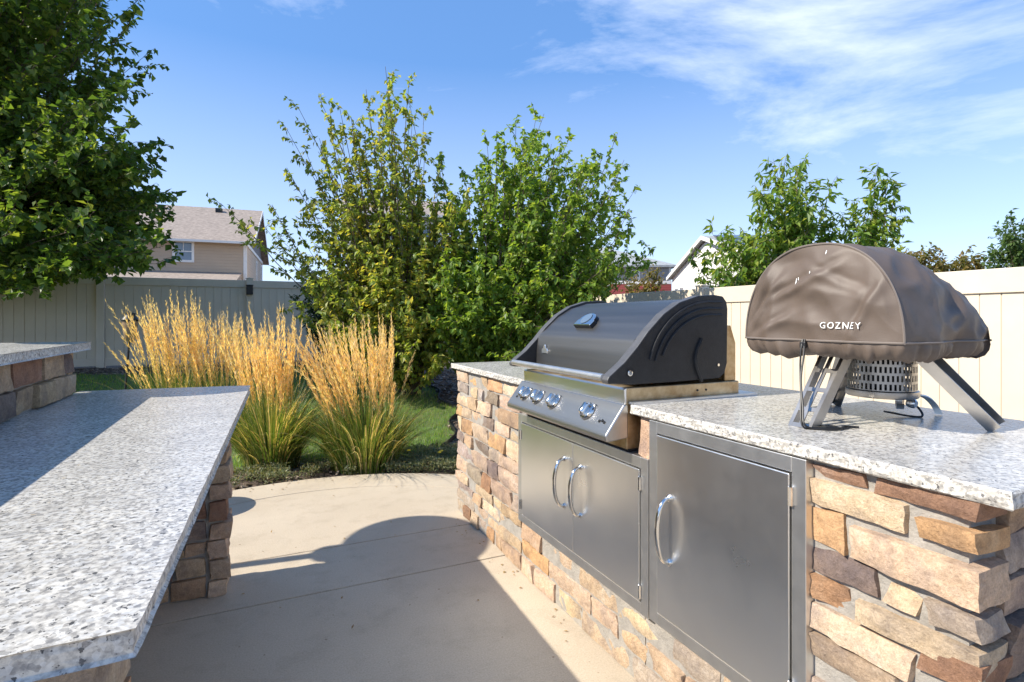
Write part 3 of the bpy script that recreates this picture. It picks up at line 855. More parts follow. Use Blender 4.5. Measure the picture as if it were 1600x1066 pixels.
# piping along the front seam and round the hem
pp = MB(); pp.tube([Vector(mb.v[grid[0, j]]) + Vector((-0.001, 0, 0)) for j in range(NA + 1)], 0.0028, 6)
pp.build('seam_piping', PIPING, cover, smooth=True)
pp = MB(); pp.tube([p + Vector((p.x - 1.572, p.y - YC, 0)).normalized() * 0.002 for p in hr] + [hr[0]], 0.0028, 6)
pp.build('hem_piping', PIPING, cover, smooth=True)
def on_cover(y, z, lift=0.0012):
    h = bvh.ray_cast(Vector((1.0, y, z)), Vector((1, 0, 0)))
    return h[0] + Vector((-lift, 0, 0)) if h[0] else Vector((1.33, y, z))
# lettering on the front
cu = bpy.data.curves.new('lettering', 'FONT'); cu.body = 'GOZNEY'; cu.size = 1.0; cu.space_character = 1.25
cu.resolution_u = 3
tmp = bpy.data.objects.new('tmp', cu); COL.objects.link(tmp)
bpy.context.view_layer.update()
dg = bpy.context.evaluated_depsgraph_get()
lm = bpy.data.meshes.new_from_object(tmp.evaluated_get(dg))
bpy.data.objects.remove(tmp)
bm_ = bmesh.new(); bm_.from_mesh(lm); bmesh.ops.triangulate(bm_, faces=bm_.faces)
xs = [v.co.x for v in bm_.verts]; wdt = max(xs) - min(xs)
PL, PRt = onx(1287, 513, 1.318), onx(1350, 500, 1.318)
sc_l = (PL.y - PRt.y) / wdt
for v in bm_.verts:
    a, b_ = v.co.x * sc_l, v.co.y * sc_l
    y = PL.y - a
    v.co = on_cover(y, PL.z + b_ * 1.05 + (PRt.z - PL.z + 0.002) * 0.0, 0.004) - Vector(ov.location)
bm_.to_mesh(lm); bm_.free()
lm.materials.clear(); lm.materials.append(WHITE)
lo = bpy.data.objects.new('lettering', lm); COL.objects.link(lo); lo.parent = cover
# bird-lime specks on the cover
spk = MB()
for (px, py, hl_) in ((1288, 394, 0.006), (1268, 426, 0.004), (1244, 440, 0.009), (1247, 436, 0.005)):
    P = onx(px, py, 1.318); ctr = on_cover(P.y, P.z, 0.0012)
    k = [on_cover(P.y + a * 0.0016, P.z + b_ * hl_, 0.0012) for a, b_ in ((-1, -0.2), (0.3, -1), (1, -0.1), (0.4, 1), (-0.6, 0.8))]
    spk.add(k, [(0, 1, 2, 3, 4)])
spk.build('speck', WHITE, cover)
# oven underside seen below the cover
ub = MB(); ub.lathe([(0.165, 0), (0.185, 0.03), (0.19, 0.06)], (1.57, YC, 1.092), 32); ub.build('oven_base', BLACK, ov, smooth=True)
def chan(mb, a, b, wdir, w0, w1, t=0.016, slots=None, flange=0.03):
    """pressed steel leg from a (top) to b (foot): a plate with two side flanges"""
    a, b = Vector(a), Vector(b); d = (b - a); ln = d.length; d.normalize()
    wd = Vector(wdir); wd = (wd - d * wd.dot(d)).normalized(); n = d.cross(wd).normalized()
    def P(s_, q, k): return a + d * (s_ * ln) + wd * q + n * k
    def bar(s0, s1, q0a, q1a, q0b, q1b, k0, k1):
        mb.add([P(s0, q0a, k0), P(s0, q1a, k0), P(s0, q1a, k1), P(s0, q0a, k1), P(s1, q0b, k0), P(s1, q1b, k0), P(s1, q1b, k1), P(s1, q0b, k1)],
               [(0, 1, 2, 3), (7, 6, 5, 4), (0, 4, 5, 1), (1, 5, 6, 2), (2, 6, 7, 3), (3, 7, 4, 0)])
    th = 0.003
    W = lambda s_: w0 + (w1 - w0) * s_
    bar(0, 1, -W(0), -W(0) + th, -W(1), -W(1) + th, 0, flange); bar(0, 1, W(0) - th, W(0), W(1) - th, W(1), 0, flange)
    if slots:
        e = 0.010
        bar(0, 1, -W(0) + th, -W(0) + e, -W(1) + th, -W(1) + e, 0, th); bar(0, 1, W(0) - e, W(0) - th, W(1) - e, W(1) - th, 0, th)
        bar(0, 1, -0.005, 0.005, -0.005, 0.005, 0, th)
        for i in range(slots + 1):
            s0 = i / slots; s0 = min(s0, 1 - 0.05); wd_ = W(s0) - th
            bar(s0, s0 + 0.05, -wd_, wd_, -wd_, wd_, 0.0004, th - 0.0004)
    else:
        bar(0, 1, -W(0) + th, W(0) - th, -W(1) + th, W(1) - th, 0, th)
    return P
def leg(a, b, wdir, w0, w1, slots=None, bolts=(0.35,)):
    m = MB(); P = chan(m, a, b, wdir, w0, w1, slots=slots)
    o = m.build('leg', LEGM, ov)
    for s_ in bolts:
        for q in ((w0 + (w1 - w0) * s_) * 1,):
            bt = MB(); d = (P(s_, q, 0.014) - P(s_, 0, 0.014)).normalized()
            Mx = d.to_track_quat('Z', 'Y').to_matrix()
            bt.lathe([(0.0075, 0), (0.0075, 0.003), (0.004, 0.005)], P(s_, q, 0.015), 14, M=Mx); bt.build('bolt', CHROME, o, smooth=True)
    return o
leg((1.415, 0.968, 1.105), (1.262, 0.958, 0.911), (0, 1, 0), 0.036, 0.032, slots=4, bolts=(0.52,))
leg((1.60, 1.06, 1.105), (1.665, 1.165, 0.911), (1, 0, 0), 0.030, 0.026, slots=4, bolts=(0.5,))
leg((1.595, 0.875, 1.105), (1.664, 0.728, 0.911), (1, 0.1, 0), 0.034, 0.026, slots=None, bolts=(0.05, 0.5))
# perforated burner guard
bg_ = MB(); bc = Vector((1.60, 0.955, 0)); rb = 0.083
zt, zb_ = 1.11, 0.992
rows = 5; nsl = 46; hs = (zt - zb_) / rows
def ringseg(z0, z1, a0, a1, r0=rb, r1=rb - 0.002):
    v = []
    for r_ in (r0, r1):
        for (z, a) in ((z0, a0), (z0, a1), (z1, a1), (z1, a0)): v.append((bc.x + r_ * math.cos(a), bc.y + r_ * math.sin(a), z))
    bg_.add(v, [(0, 1, 2, 3), (7, 6, 5, 4), (0, 4, 5, 1), (1, 5, 6, 2), (2, 6, 7, 3), (3, 7, 4, 0)])
da = 2 * math.pi / nsl
for row in range(rows):
    z0 = zb_ + row * hs
    for k in range(nsl):
        a = (k + 0.5 * (row % 2)) * da
        ringseg(z0 + 0.0035, z0 + hs - 0.0035, a, a + da * 0.5)
for row in range(rows + 1):
    z0 = zb_ + row * hs
    for k in range(nsl): ringseg(z0 - 0.0035, z0 + 0.0035, k * da, (k + 1) * da)
guard = bg_.build('burner_guard', LEGM, ov, recalc=False)
br_ = MB(); br_.lathe([(0.06, 0.972), (0.085, 0.972), (0.088, 0.976), (0.088, 0.990), (0.084, 0.993)], (bc.x, bc.y, 0), 40); br_.build('guard_base', LEGM, guard, smooth=True)
inn = MB(); inn.lathe([(0.035, 0.985), (0.05, 1.0), (0.05, 1.08), (0.03, 1.11)], (bc.x, bc.y, 0), 20); inn.build('burner', BLACK, guard, smooth=True)
# curled strap and gas fitting below the burner
st = MB(); cpt = []
for i in range(22):
    t = i / 21
    if t < 0.55:
        a = math.radians(200 + 250 * t / 0.55); cpt.append(Vector((1.685 + 0.02 * math.cos(a), 0.955 + 0.014 * math.cos(a), 0.952 + 0.022 * math.sin(a))))
    else:
        s_ = (t - 0.55) / 0.45; a = math.radians(120 - 118 * s_); cpt.append(Vector((1.735 + 0.055 * math.cos(a), 0.948 - 0.04 * s_, 0.911 + 0.058 * math.sin(a))))
for k in range(len(cpt)):
    d = (cpt[min(k + 1, 21)] - cpt[max(k - 1, 0)]).normalized(); wv = Vector((0.5, -0.86, 0)) * 0.0; sd = d.cross(Vector((0.5, -0.86, 0))).normalized()
    for q in (-1, 1):
        for e_ in (-1, 1): st.v.append(tuple(cpt[k] + Vector((0.5, -0.86, 0)) * 0.009 * q + sd * 0.002 * e_))
for k in range(21):
    o = k * 4
    for (a, b_) in ((0, 1), (1, 3), (3, 2), (2, 0)): st.f.append((o + a, o + b_, o + 4 + b_, o + 4 + a)); st.m.append(0)
st.build('strap', STEELF, ov, smooth=True)
kn = MB(); kn.lathe([(0.012, 0), (0.014, 0.004), (0.014, 0.016), (0.009, 0.022)], (1.68, 0.93, 0.952), 16, M=Matrix.Rotation(math.radians(100), 3, 'X')); kn.build('gas_fitting', CHROME, ov, smooth=True)
# drawcord: hangs from the hem beside the front leg and coils on the granite
def cord(pts, r=0.0026, name='drawcord'):
    pts = [Vector(p) for p in pts]; out_ = []
    for i in range(len(pts) - 1):
        p0, p1, p2, p3 = pts[max(i - 1, 0)], pts[i], pts[i + 1], pts[min(i + 2, len(pts) - 1)]
        for k in range(6):
            t = k / 6
            out_.append(0.5 * ((2 * p1) + (p2 - p0) * t + (2 * p0 - 5 * p1 + 4 * p2 - p3) * t * t + (3 * p1 - p0 - 3 * p2 + p3) * t ** 3))
    out_.append(pts[-1])
    m = MB(); m.tube(out_, r, 6); return m.build(name, BLACK, ov, smooth=True)
zc = 0.9135
cord([(1.312, 0.985, 1.135), (1.305, 0.984, 1.11), (1.298, 0.982, 1.06), (1.275, 0.962, 0.99), (1.252, 0.945, 0.935), (1.252, 0.935, zc), (1.27, 0.925, zc), (1.315, 0.90, zc), (1.34, 0.915, zc), (1.315, 0.935, zc), (1.30, 0.915, zc + 0.004), (1.335, 0.89, zc), (1.37, 0.893, zc), (1.385, 0.882, zc)])
cord([(1.312, 0.979, 1.135), (1.302, 0.975, 1.09), (1.285, 0.970, 1.03), (1.266, 0.950, 0.965), (1.250, 0.935, 0.925), (1.265, 0.92, zc), (1.31, 0.885, zc), (1.36, 0.905, zc), (1.378, 0.889, zc)])
tg = MB(); tg.box(1.306, 1.316, 0.974, 0.991, 1.112, 1.128); tg.build('cord_lock', BLACK, ov, bevel=0.002)
cord([(1.70, 0.935, 0.955), (1.71, 0.915, 0.93), (1.70, 0.905, zc), (1.675, 0.925, zc), (1.65, 0.96, zc + 0.006), (1.63, 0.965, zc + 0.01)], 0.003, 'gas_hose_tie')

# ------------------------------------------------------------------ bar counter on the other side
bar = thing('bar_counter', 'L-profile bar counter of stacked stone with low granite top and raised bar ledge', 'counter', (-0.4, 1.8, 0))
ZL, ZR = 0.875, 1.091
fr_c, nr_c = onz(390, 602.4, ZL), onz(208, 980, ZL)
nl_c = onz(0, 1026, ZL)
slab('granite_top', [(nr_c.x, nr_c.y), (fr_c.x, fr_c.y), (-0.70, 2.93), (-0.76, nl_c.y - 0.01)][::-1], ZL - 0.030, ZL, bar, 0.0022)
bw = MB()
bw.box(-0.86, -0.712, 0.72, 2.80, 0, 1.055)                 # back wall carrying the raised ledge
bw.box(-0.71, -0.142, 2.665, 2.815, 0, ZL - 0.031)           # far pier
bw.box(-0.71, -0.18, 0.735, 0.865, 0, ZL - 0.031)            # near pier
bw.build('wall_core', MORTAR, bar)
r2 = random.Random(21)
WEIGHTS[0] = [10, 14, 14, 12, 6, 16, 22, 10]          # browner mix: the bar's tone in shadow is put into the stone colour
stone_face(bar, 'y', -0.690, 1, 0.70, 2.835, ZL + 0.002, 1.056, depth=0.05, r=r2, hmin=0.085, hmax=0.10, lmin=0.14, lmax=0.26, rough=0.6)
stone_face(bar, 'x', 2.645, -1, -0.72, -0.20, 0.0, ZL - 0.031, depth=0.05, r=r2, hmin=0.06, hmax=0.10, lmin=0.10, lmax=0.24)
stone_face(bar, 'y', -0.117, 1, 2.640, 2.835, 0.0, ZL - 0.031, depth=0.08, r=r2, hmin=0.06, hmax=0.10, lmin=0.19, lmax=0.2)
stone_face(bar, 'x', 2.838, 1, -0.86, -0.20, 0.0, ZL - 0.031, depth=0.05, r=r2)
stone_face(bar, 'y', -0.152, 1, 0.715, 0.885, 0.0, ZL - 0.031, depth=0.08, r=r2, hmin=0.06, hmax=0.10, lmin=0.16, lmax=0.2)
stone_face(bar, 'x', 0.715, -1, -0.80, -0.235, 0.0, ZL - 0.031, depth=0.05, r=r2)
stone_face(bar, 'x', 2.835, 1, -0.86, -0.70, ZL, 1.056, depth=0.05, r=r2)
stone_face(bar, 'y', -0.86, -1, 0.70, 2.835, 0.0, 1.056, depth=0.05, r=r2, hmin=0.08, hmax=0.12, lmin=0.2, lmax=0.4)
slab('raised_ledge', [(-0.650, 0.60), (-0.650, 2.868), (-1.19, 2.90), (-1.19, 0.60)][::-1], ZR - 0.032, ZR, bar, 0.0022)

# ------------------------------------------------------------------ patio heater (its dome enters at the frame edge, its shadow lies on the concrete)
hx, hy = 0.776 - 1.18 * 1.88, 2.84 + 0.13 * 1.88
ht = thing('patio_heater', 'standing patio heater with a round metal dome beside the bar counter', 'patio heater', (hx, hy, 0))
m = MB(); m.lathe([(0.235, 0), (0.235, 0.05), (0.20, 0.07), (0.19, 0.40), (0.19, 0.72), (0.15, 0.76), (0.03, 0.78)], (hx, hy, 0.0), 32); m.build('tank_housing', BLACK, ht, smooth=True)
m = MB(); m.tube([(hx, hy, 0.77), (hx, hy, 1.50)], 0.032, 16); m.build('pole', STEELF, ht, smooth=True)
m = MB(); m.lathe([(0.04, 1.48), (0.10, 1.50), (0.10, 1.54), (0.085, 1.56), (0.10, 1.78), (0.06, 1.80), (0.02, 1.90)], (hx, hy, 0), 24); m.build('burner_head', STEELF, ht, smooth=True)
m = MB(); m.lathe([(0.0, 1.985), (0.13, 1.975), (0.27, 1.94), (0.36, 1.895), (0.388, 1.872), (0.391, 1.866), (0.384, 1.868), (0.355, 1.888), (0.265, 1.932), (0.13, 1.966), (0.0, 1.976)], (hx, hy, 0), 48); m.build('dome', pmat('bronze_dome', (0.50, 0.42, 0.35), 0.35, 0.8), ht, smooth=True)

# low garden stool hidden behind the bar, seen by its round shadow
gs = thing('garden_stool', 'low round garden stool standing behind the bar counter on the concrete', 'stool', (-0.70, 3.93, 0))
m = MB(); m.lathe([(0.16, 0), (0.18, 0.02), (0.215, 0.14), (0.22, 0.22), (0.205, 0.33), (0.17, 0.37)], (-0.70, 3.93, 0), 32); m.build('body', pmat('glazed_clay', (0.30, 0.17, 0.10), 0.4), gs, smooth=True)
m = MB(); m.lathe([(0.18, 0.371), (0.215, 0.38), (0.22, 0.395), (0.20, 0.405), (0.0, 0.407)], (-0.70, 3.93, 0), 32); m.build('seat', pmat('glazed_clay_dark', (0.20, 0.12, 0.08), 0.4), gs, smooth=True)

# ------------------------------------------------------------------ fences
def fence(label, axis, plane, a0, a1, z0, ztop, posts, rail_h, face, plank=0.150):
    """vinyl privacy fence running along axis; face = -1/+1 side that looks into the yard"""
    t = thing('privacy_fence', label, 'fence', (plane, (a0 + a1) / 2, z0) if axis == 'y' else ((a0 + a1) / 2, plane, z0))
    def bx(m, a, b, c0, c1, zz0, zz1):
        if axis == 'y': m.box(plane + c0, plane + c1, a, b, zz0, zz1)
        else: m.box(a, b, plane + c0, plane + c1, zz0, zz1)
    pw = 0.064
    ps = sorted(posts)
    for p in ps:
        m = MB(); bx(m, p - pw, p + pw, -pw, pw, z0 - 0.05, ztop + 0.03); po = m.build('post', VINYL, t, bevel=0.006)
        m = MB(); bx(m, p - pw - 0.008, p + pw + 0.008, -pw - 0.008, pw + 0.008, ztop + 0.03, ztop + 0.045); bx(m, p - pw * 0.6, p + pw * 0.6, -pw * 0.6, pw * 0.6, ztop + 0.045, ztop + 0.058)
        m.build('post_cap', VINYL, po, bevel=0.004)
    ends = [a0] + ps + [a1]
    share = {}
    for a, b in zip(ends, ends[1:]):
        a_, b_ = a + pw + 0.001, b - pw - 0.001
        if b_ - a_ < 0.1: continue
        m = MB(); bx(m, a_, b_, -0.030, 0.030, ztop - rail_h, ztop); m.build('top_rail', VINYL, t, bevel=0.005)
        m = MB(); bx(m, a_, b_, -0.030, 0.030, z0 + 0.03, z0 + 0.17); m.build('bottom_rail', VINYL, t, bevel=0.005)
        n = max(1, round((b_ - a_) / plank)); wd = (b_ - a_) / n
        key = round(wd, 5)
        for i in range(n):
            if key not in share:
                mm = MB(); hw = wd / 2 - 0.0035
                if axis == 'y': mm.box(-0.012, 0.012, -hw, hw, 0, ztop - rail_h - z0 - 0.165)
                else: mm.box(-hw, hw, -0.012, 0.012, 0, ztop - rail_h - z0 - 0.165)
                first = mm.build('plank', VINYL, None, bevel=0.003); share[key] = first; o = first
            else:
                o = share[key].copy(); COL.objects.link(o)
            o.parent = t
            ctr = a_ + wd * (i + 0.5)
            o.location = (0, ctr - t.location.y, 0.166) if axis == 'y' else (ctr - t.location.x, 0, 0.166)
        m = MB(); bx(m, a_, b_, -0.004, 0.004, z0 + 0.165, ztop - rail_h + 0.01); m.build('tongue_strip', VINYL, t)
    return t
fence('shaded tan vinyl privacy fence behind the ornamental grasses', 'x', 12.5, -9.0, 5.36, 0.27, 1.98,
      [-7.714, -5.197, -2.68, -0.165, 2.35, 4.87], 0.15, -1)
fence('sunlit cream vinyl privacy fence behind grill and pizza oven', 'y', 5.5, -3.0, 12.42, -0.12, 1.60,
      [-1.86, 0.64, 3.14, 5.64, 8.14, 10.64], 0.20, -1)
# small dark lamp on the back fence post
lp = thing('fence_light', 'small black box light fixed to a tan fence post', 'light', (-0.165, 12.43, 1.78))
m = MB(); m.box(-0.165 - 0.062, -0.165 + 0.062, 12.36, 12.434, 1.685, 1.865); m.build('housing', BLACK, lp, bevel=0.006)
m = MB(); m.box(-0.165 - 0.07, -0.165 + 0.07, 12.35, 12.434, 1.867, 1.885); m.build('cap', BLACK, lp, bevel=0.003)

# garden torch among the grasses
tx, ty = -1.306, 7.23
tz = gz(tx, ty)
tr = thing('garden_torch', 'garden torch with tan bowl and black cap on a thin tilted pole', 'torch', (tx, ty, tz))
tilt = Vector((0.07, 0, 1.0))
def tp(h): return Vector((tx - 0.05, ty, tz)) + tilt * (h - tz)
m = MB(); m.tube([tp(tz - 0.1), tp(0.95)], 0.011, 8); m.build('pole', BLACK, tr, smooth=True)
q = tp(0.0)
m = MB(); m.lathe([(0.025, 0.93), (0.05, 0.96), (0.068, 1.06), (0.074, 1.16)], (tp(1.05).x, ty, 0), 20); m.build('bowl', pmat('torch_bowl', (0.30, 0.20, 0.12), 0.4), tr, smooth=True)
m = MB(); m.lathe([(0.082, 1.161), (0.085, 1.18), (0.06, 1.215), (0.05, 1.23), (0.052, 1.25), (0.02, 1.262)], (tp(1.05).x, ty, 0), 20); m.build('cap', BLACK, tr, smooth=True)

# ------------------------------------------------------------------ foliage
def leaf(mb, p, d, up, l, w, fold=0.25):
    """kite-shaped leaf folded along its midrib"""
    d = d.normalized(); s_ = d.cross(up)
    if s_.length < 1e-4: s_ = d.orthogonal()
    s_.normalize(); n = s_.cross(d)
    a = p; t = p + d * l + n * (-0.12 * l); m_ = p + d * l * 0.45
    o = len(mb.v)
    mb.v += [tuple(a), tuple(m_ + s_ * w + n * w * fold), tuple(t), tuple(m_ - s_ * w + n * w * fold)]
    mb.f += [(o, o + 1, o + 2), (o, o + 2, o + 3)]
def rnd_dir(r):
    while True:
        v = Vector((r.uniform(-1, 1), r.uniform(-1, 1), r.uniform(-1, 1)))
        if 0.05 < v.length < 1: return v.normalized()
def pip(poly, x, y):
    c = False; j = len(poly) - 1
    for i in range(len(poly)):
        xi, yi = poly[i]; xj, yj = poly[j]
        if (yi > y) != (yj > y) and x < (xj - xi) * (y - yi) / (yj - yi) + xi: c = not c
        j = i
    return c
def tree(name, label, cat, base, tips, lm, leafl, seed, trunk_h=0.0, trunk_r=0.07, twigs=10, lpt=10, t0=0.35, tw=(0.2, 0.42), droop=0.5, group=None, lw=0.30, hub_r=0.3):
    r = random.Random(seed)
    t = thing(name, label, cat, base, group)
    b0 = Vector(base); hub = b0 + Vector((0, 0, trunk_h))
    br = MB(); lv = MB(); trk = MB()
    if trunk_h > 0:
        trk.tube([b0 - Vector((0, 0, 0.1)), b0 + Vector((0.02, 0.01, trunk_h * 0.5)), hub + Vector((0, 0, 0.15))], [trunk_r * 1.25, trunk_r, trunk_r * 0.8], 10)
    else:
        for k in range(5):
            a = k * 1.26 + r.random(); trk.tube([b0 + Vector((0.10 * math.cos(a), 0.10 * math.sin(a), -0.1)), b0 + Vector((0.22 * math.cos(a), 0.22 * math.sin(a), 0.5)), b0 + Vector((0.4 * math.cos(a), 0.4 * math.sin(a), 1.1))], [trunk_r * 0.7, trunk_r * 0.55, trunk_r * 0.3], 7)
    trk.build('trunk', BARK, t, smooth=True)
    for P in tips:
        P = Vector(P); st_ = hub + Vector((r.uniform(-1, 1), r.uniform(-1, 1), 0)) * hub_r * 0.4
        if trunk_h > 0 and P.z > hub.z + 1.0: st_ = hub + Vector((0, 0, min(P.z - hub.z - 0.8, 2.5) * r.uniform(0.0, 0.6)))
        v = P - st_; ln = v.length
        mid = st_ + v * 0.5 + Vector((0, 0, 0.10 * ln)) * r.uniform(-0.3, 0.6) + rnd_dir(r) * 0.06 * ln
        pts = []
        for i in range(8):
            s_ = i / 7; pts.append(st_ * (1 - s_) ** 2 + mid * 2 * s_ * (1 - s_) + P * s_ ** 2 + (rnd_dir(r) * 0.015 * ln if 0 < i < 7 else Vector((0, 0, 0))))
        rad = min(0.015, 0.003 + 0.0033 * ln)
        br.tube(pts, [rad * (1 - 0.82 * i / 7) for i in range(8)], 5)
        for k in range(twigs):
            s_ = t0 + (1 - t0) * (k + r.random()) / twigs
            f = s_ * 7; i = min(6, int(f)); p = pts[i].lerp(pts[i + 1], f - i)
            ax = (pts[i + 1] - pts[i]).normalized()
            d = (rnd_dir(r) + ax * 0.8 + Vector((0, 0, 0.25))).normalized()
            tl = r.uniform(*tw) * (1.15 - 0.5 * s_)
            q = p + d * tl; br.tube([p, p.lerp(q, 0.5) + Vector((0, 0, 0.02)), q], [0.004, 0.003, 0.0015], 3)
            for j in range(lpt):
                u = (j + 0.6) / lpt; pp_ = p.lerp(q, u)
                ld = (rnd_dir(r) + d * 0.35 - Vector((0, 0, droop))).normalized()
                l = leafl * r.uniform(0.5, 1.3)
                leaf(lv, pp_, ld, (rnd_dir(r) * 0.55 + Vector((0, 0, 1))), l, l * lw * r.uniform(0.8, 1.15), r.uniform(0.1, 0.5))
    br.m = [0] * len(br.f); lv.m = [0] * len(lv.f)
    br.build('branches', BARK, t, smooth=True, recalc=False)
    lv.build('crown', lm, t, recalc=False)
    return t
def tips_from(poly, n, D, dD, seed, zmin=0.25):
    r = random.Random(seed); out_ = []
    xs = [p[0] for p in poly]; ys = [p[1] for p in poly]
    while len(out_) < n:
        x, y = r.uniform(min(xs), max(xs)), r.uniform(min(ys), max(ys))
        if not pip(poly, x, y): continue
        P = atD(x, y, D + r.uniform(-dD, dD))
        if P.z > zmin: out_.append(P)
    return out_
LF_MAPLE = leaf_mat('maple_leaf', [(0.04, 0.08, 0.018), (0.065, 0.125, 0.025), (0.10, 0.17, 0.032), (0.19, 0.24, 0.045)], 0.42)
LF_SHRUB = leaf_mat('shrub_leaf', [(0.11, 0.165, 0.04), (0.16, 0.23, 0.05), (0.23, 0.29, 0.06), (0.31, 0.34, 0.075), (0.40, 0.34, 0.09)], 0.45)
LF_SHRUB2 = leaf_mat('shrub_leaf_green', [(0.09, 0.165, 0.032), (0.135, 0.23, 0.042), (0.19, 0.29, 0.052), (0.28, 0.35, 0.07)], 0.45)
LF_PEACH = leaf_mat('fruit_leaf', [(0.08, 0.155, 0.03), (0.135, 0.23, 0.042), (0.20, 0.29, 0.055), (0.30, 0.33, 0.07)], 0.45)
LF_AUT = leaf_mat('autumn_leaf', [(0.10, 0.12, 0.03), (0.16, 0.14, 0.04), (0.22, 0.15, 0.05), (0.12, 0.14, 0.04)], 0.4)
LF_BLUE = leaf_mat('poplar_leaf', [(0.05, 0.10, 0.03), (0.08, 0.14, 0.04), (0.11, 0.17, 0.05)], 0.4)
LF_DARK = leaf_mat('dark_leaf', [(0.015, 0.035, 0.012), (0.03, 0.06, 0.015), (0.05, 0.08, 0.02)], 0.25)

# tall maple
poly = [(-420, -320), (160, -320), (232, -40), (240, 60), (222, 130), (248, 215), (275, 270), (284, 330), (284, 395), (232, 425), (150, 430), (110, 465), (-20, 470), (-420, 460)]
tp_ = tips_from(poly, 560, 8.4, 2.2, 3, 1.3)
tp_ += tips_from([(100, 230), (245, 250), (258, 320), (236, 365), (232, 405), (200, 432), (120, 440)], 85, 8.2, 1.2, 33, 1.3)
mx_, my_ = LD(-9.6, 8.7)
tree('maple_tree', 'tall dense dark green maple overhanging the back fence', 'tree', (mx_, my_, gz(mx_, my_)), tp_, LF_MAPLE, 0.105, 31, trunk_h=1.7, trunk_r=0.13, twigs=16, lpt=14, t0=0.45, tw=(0.25, 0.55), lw=0.42, droop=0.45)

# shrub-like tree with loose upright shoots
poly = [(452, 300), (470, 215), (560, 170), (600, 125), (640, 150), (655, 250), (668, 330), (690, 420), (700, 520), (660, 585), (560, 560), (500, 470), (440, 400)]
tips = tips_from(poly, 150, 7.8, 0.9, 8)
tips += tips_from([(640, 300), (735, 280), (745, 420), (640, 430)], 32, 7.7, 0.7, 28)
tips += tips_from([(450, 420), (690, 380), (720, 560), (640, 590), (520, 560)], 70, 7.4, 0.8, 18)
for (x, y) in ((602, 104), (640, 118), (572, 140), (497, 150), (466, 168), (447, 200), (530, 165), (448, 262), (425, 320), (345, 318), (372, 348), (405, 345), (436, 372), (664, 215), (662, 180), (690, 250), (455, 480), (480, 505), (470, 470), (630, 585), (650, 570), (610, 590)):
    tips.append(atD(x, y, 7.6 + R.uniform(-0.5, 0.5)))
bx_, by_ = LD((640 - 800) / F * 8.0, 8.0)
tree('shrub_tree', 'loose yellow-green multi-stemmed tree with upright shoots behind golden grasses', 'tree', (bx_, by_, gz(bx_, by_)), tips, LF_SHRUB, 0.080, 41, trunk_h=0, trunk_r=0.045, twigs=13, lpt=12, t0=0.42, tw=(0.14, 0.34), droop=0.6, lw=0.33)

# denser one beside the fence corner
poly = [(690, 330), (740, 250), (800, 215), (850, 195), (905, 235), (960, 240), (985, 330), (985, 400), (1000, 430), (940, 455), (880, 480), (830, 560), (740, 575), (690, 540), (675, 420)]
tips = tips_from(poly, 210, 7.7, 1.0, 9)
tips += tips_from([(670, 430), (900, 380), (990, 400), (930, 450), (840, 540), (740, 570), (680, 540)], 80, 7.3, 0.7, 19)
for (x, y) in ((850, 178), (806, 190), (838, 182), (776, 205), (965, 208), (940, 250), (890, 215), (975, 250), (990, 300), (1025, 385), (1005, 395), (990, 350), (683, 240), (690, 262), (720, 265), (760, 215), (910, 455), (930, 445), (880, 470)):
    tips.append(atD(x, y, 7.6 + R.uniform(-0.5, 0.5)))
bx_, by_ = LD((770 - 800) / F * 7.9, 7.9)
tree('shrub_tree', 'dense bright green multi-stemmed tree beside the sunlit fence behind the grill', 'tree', (bx_, by_, gz(bx_, by_)), tips, LF_SHRUB2, 0.082, 43, trunk_h=0, trunk_r=0.05, twigs=14, lpt=14, t0=0.42, tw=(0.16, 0.36), droop=0.6, lw=0.34)
# dark evergreen behind
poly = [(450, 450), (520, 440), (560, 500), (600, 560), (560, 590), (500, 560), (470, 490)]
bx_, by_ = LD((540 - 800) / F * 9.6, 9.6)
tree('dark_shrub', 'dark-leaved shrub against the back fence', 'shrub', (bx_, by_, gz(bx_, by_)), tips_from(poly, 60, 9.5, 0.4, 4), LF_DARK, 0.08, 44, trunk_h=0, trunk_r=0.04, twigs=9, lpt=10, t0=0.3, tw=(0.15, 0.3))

# fruit trees beyond the sunlit fence
poly = [(1085, 400), (1180, 320), (1190, 265), (1260, 260), (1300, 290), (1308, 400), (1300, 450), (1090, 450)]
tips = tips_from(poly, 62, 8.0, 0.5, 5, 1.2)
for (x, y) in ((1208, 248), (1225, 255), (1255, 258), (1300, 288), (1190, 280), (1110, 362), (1090, 395), (1085, 415), (1185, 300)): tips.append(atD(x, y, 8.0))
bx_, by_ = LD((1225 - 800) / F * 8.0, 8.0)
tree('fruit_tree', 'broad fruit tree with long drooping leaves rising above the cream fence', 'tree', (bx_, by_, -0.1), tips, LF_PEACH, 0.135, 51, trunk_h=1.1, trunk_r=0.06, twigs=11, lpt=9, t0=0.4, tw=(0.18, 0.36), droop=0.9, lw=0.21)
poly = [(1318, 400), (1328, 330), (1370, 290), (1400, 330), (1400, 400), (1370, 430), (1320, 430)]
tips = tips_from(poly, 26, 8.0, 0.4, 6, 1.2) + [atD(x, y, 8.0) for (x, y) in ((1368, 268), (1385, 280), (1405, 285), (1405, 345), (1335, 310), (1320, 345))]
bx_, by_ = LD((1362 - 800) / F * 8.0, 8.0)
tree('fruit_tree', 'narrow fruit tree with drooping leaves behind the covered oven', 'tree', (bx_, by_, -0.1), tips, LF_PEACH, 0.135, 52, trunk_h=1.1, trunk_r=0.05, twigs=11, lpt=9, t0=0.4, tw=(0.18, 0.34), droop=0.9, lw=0.21)
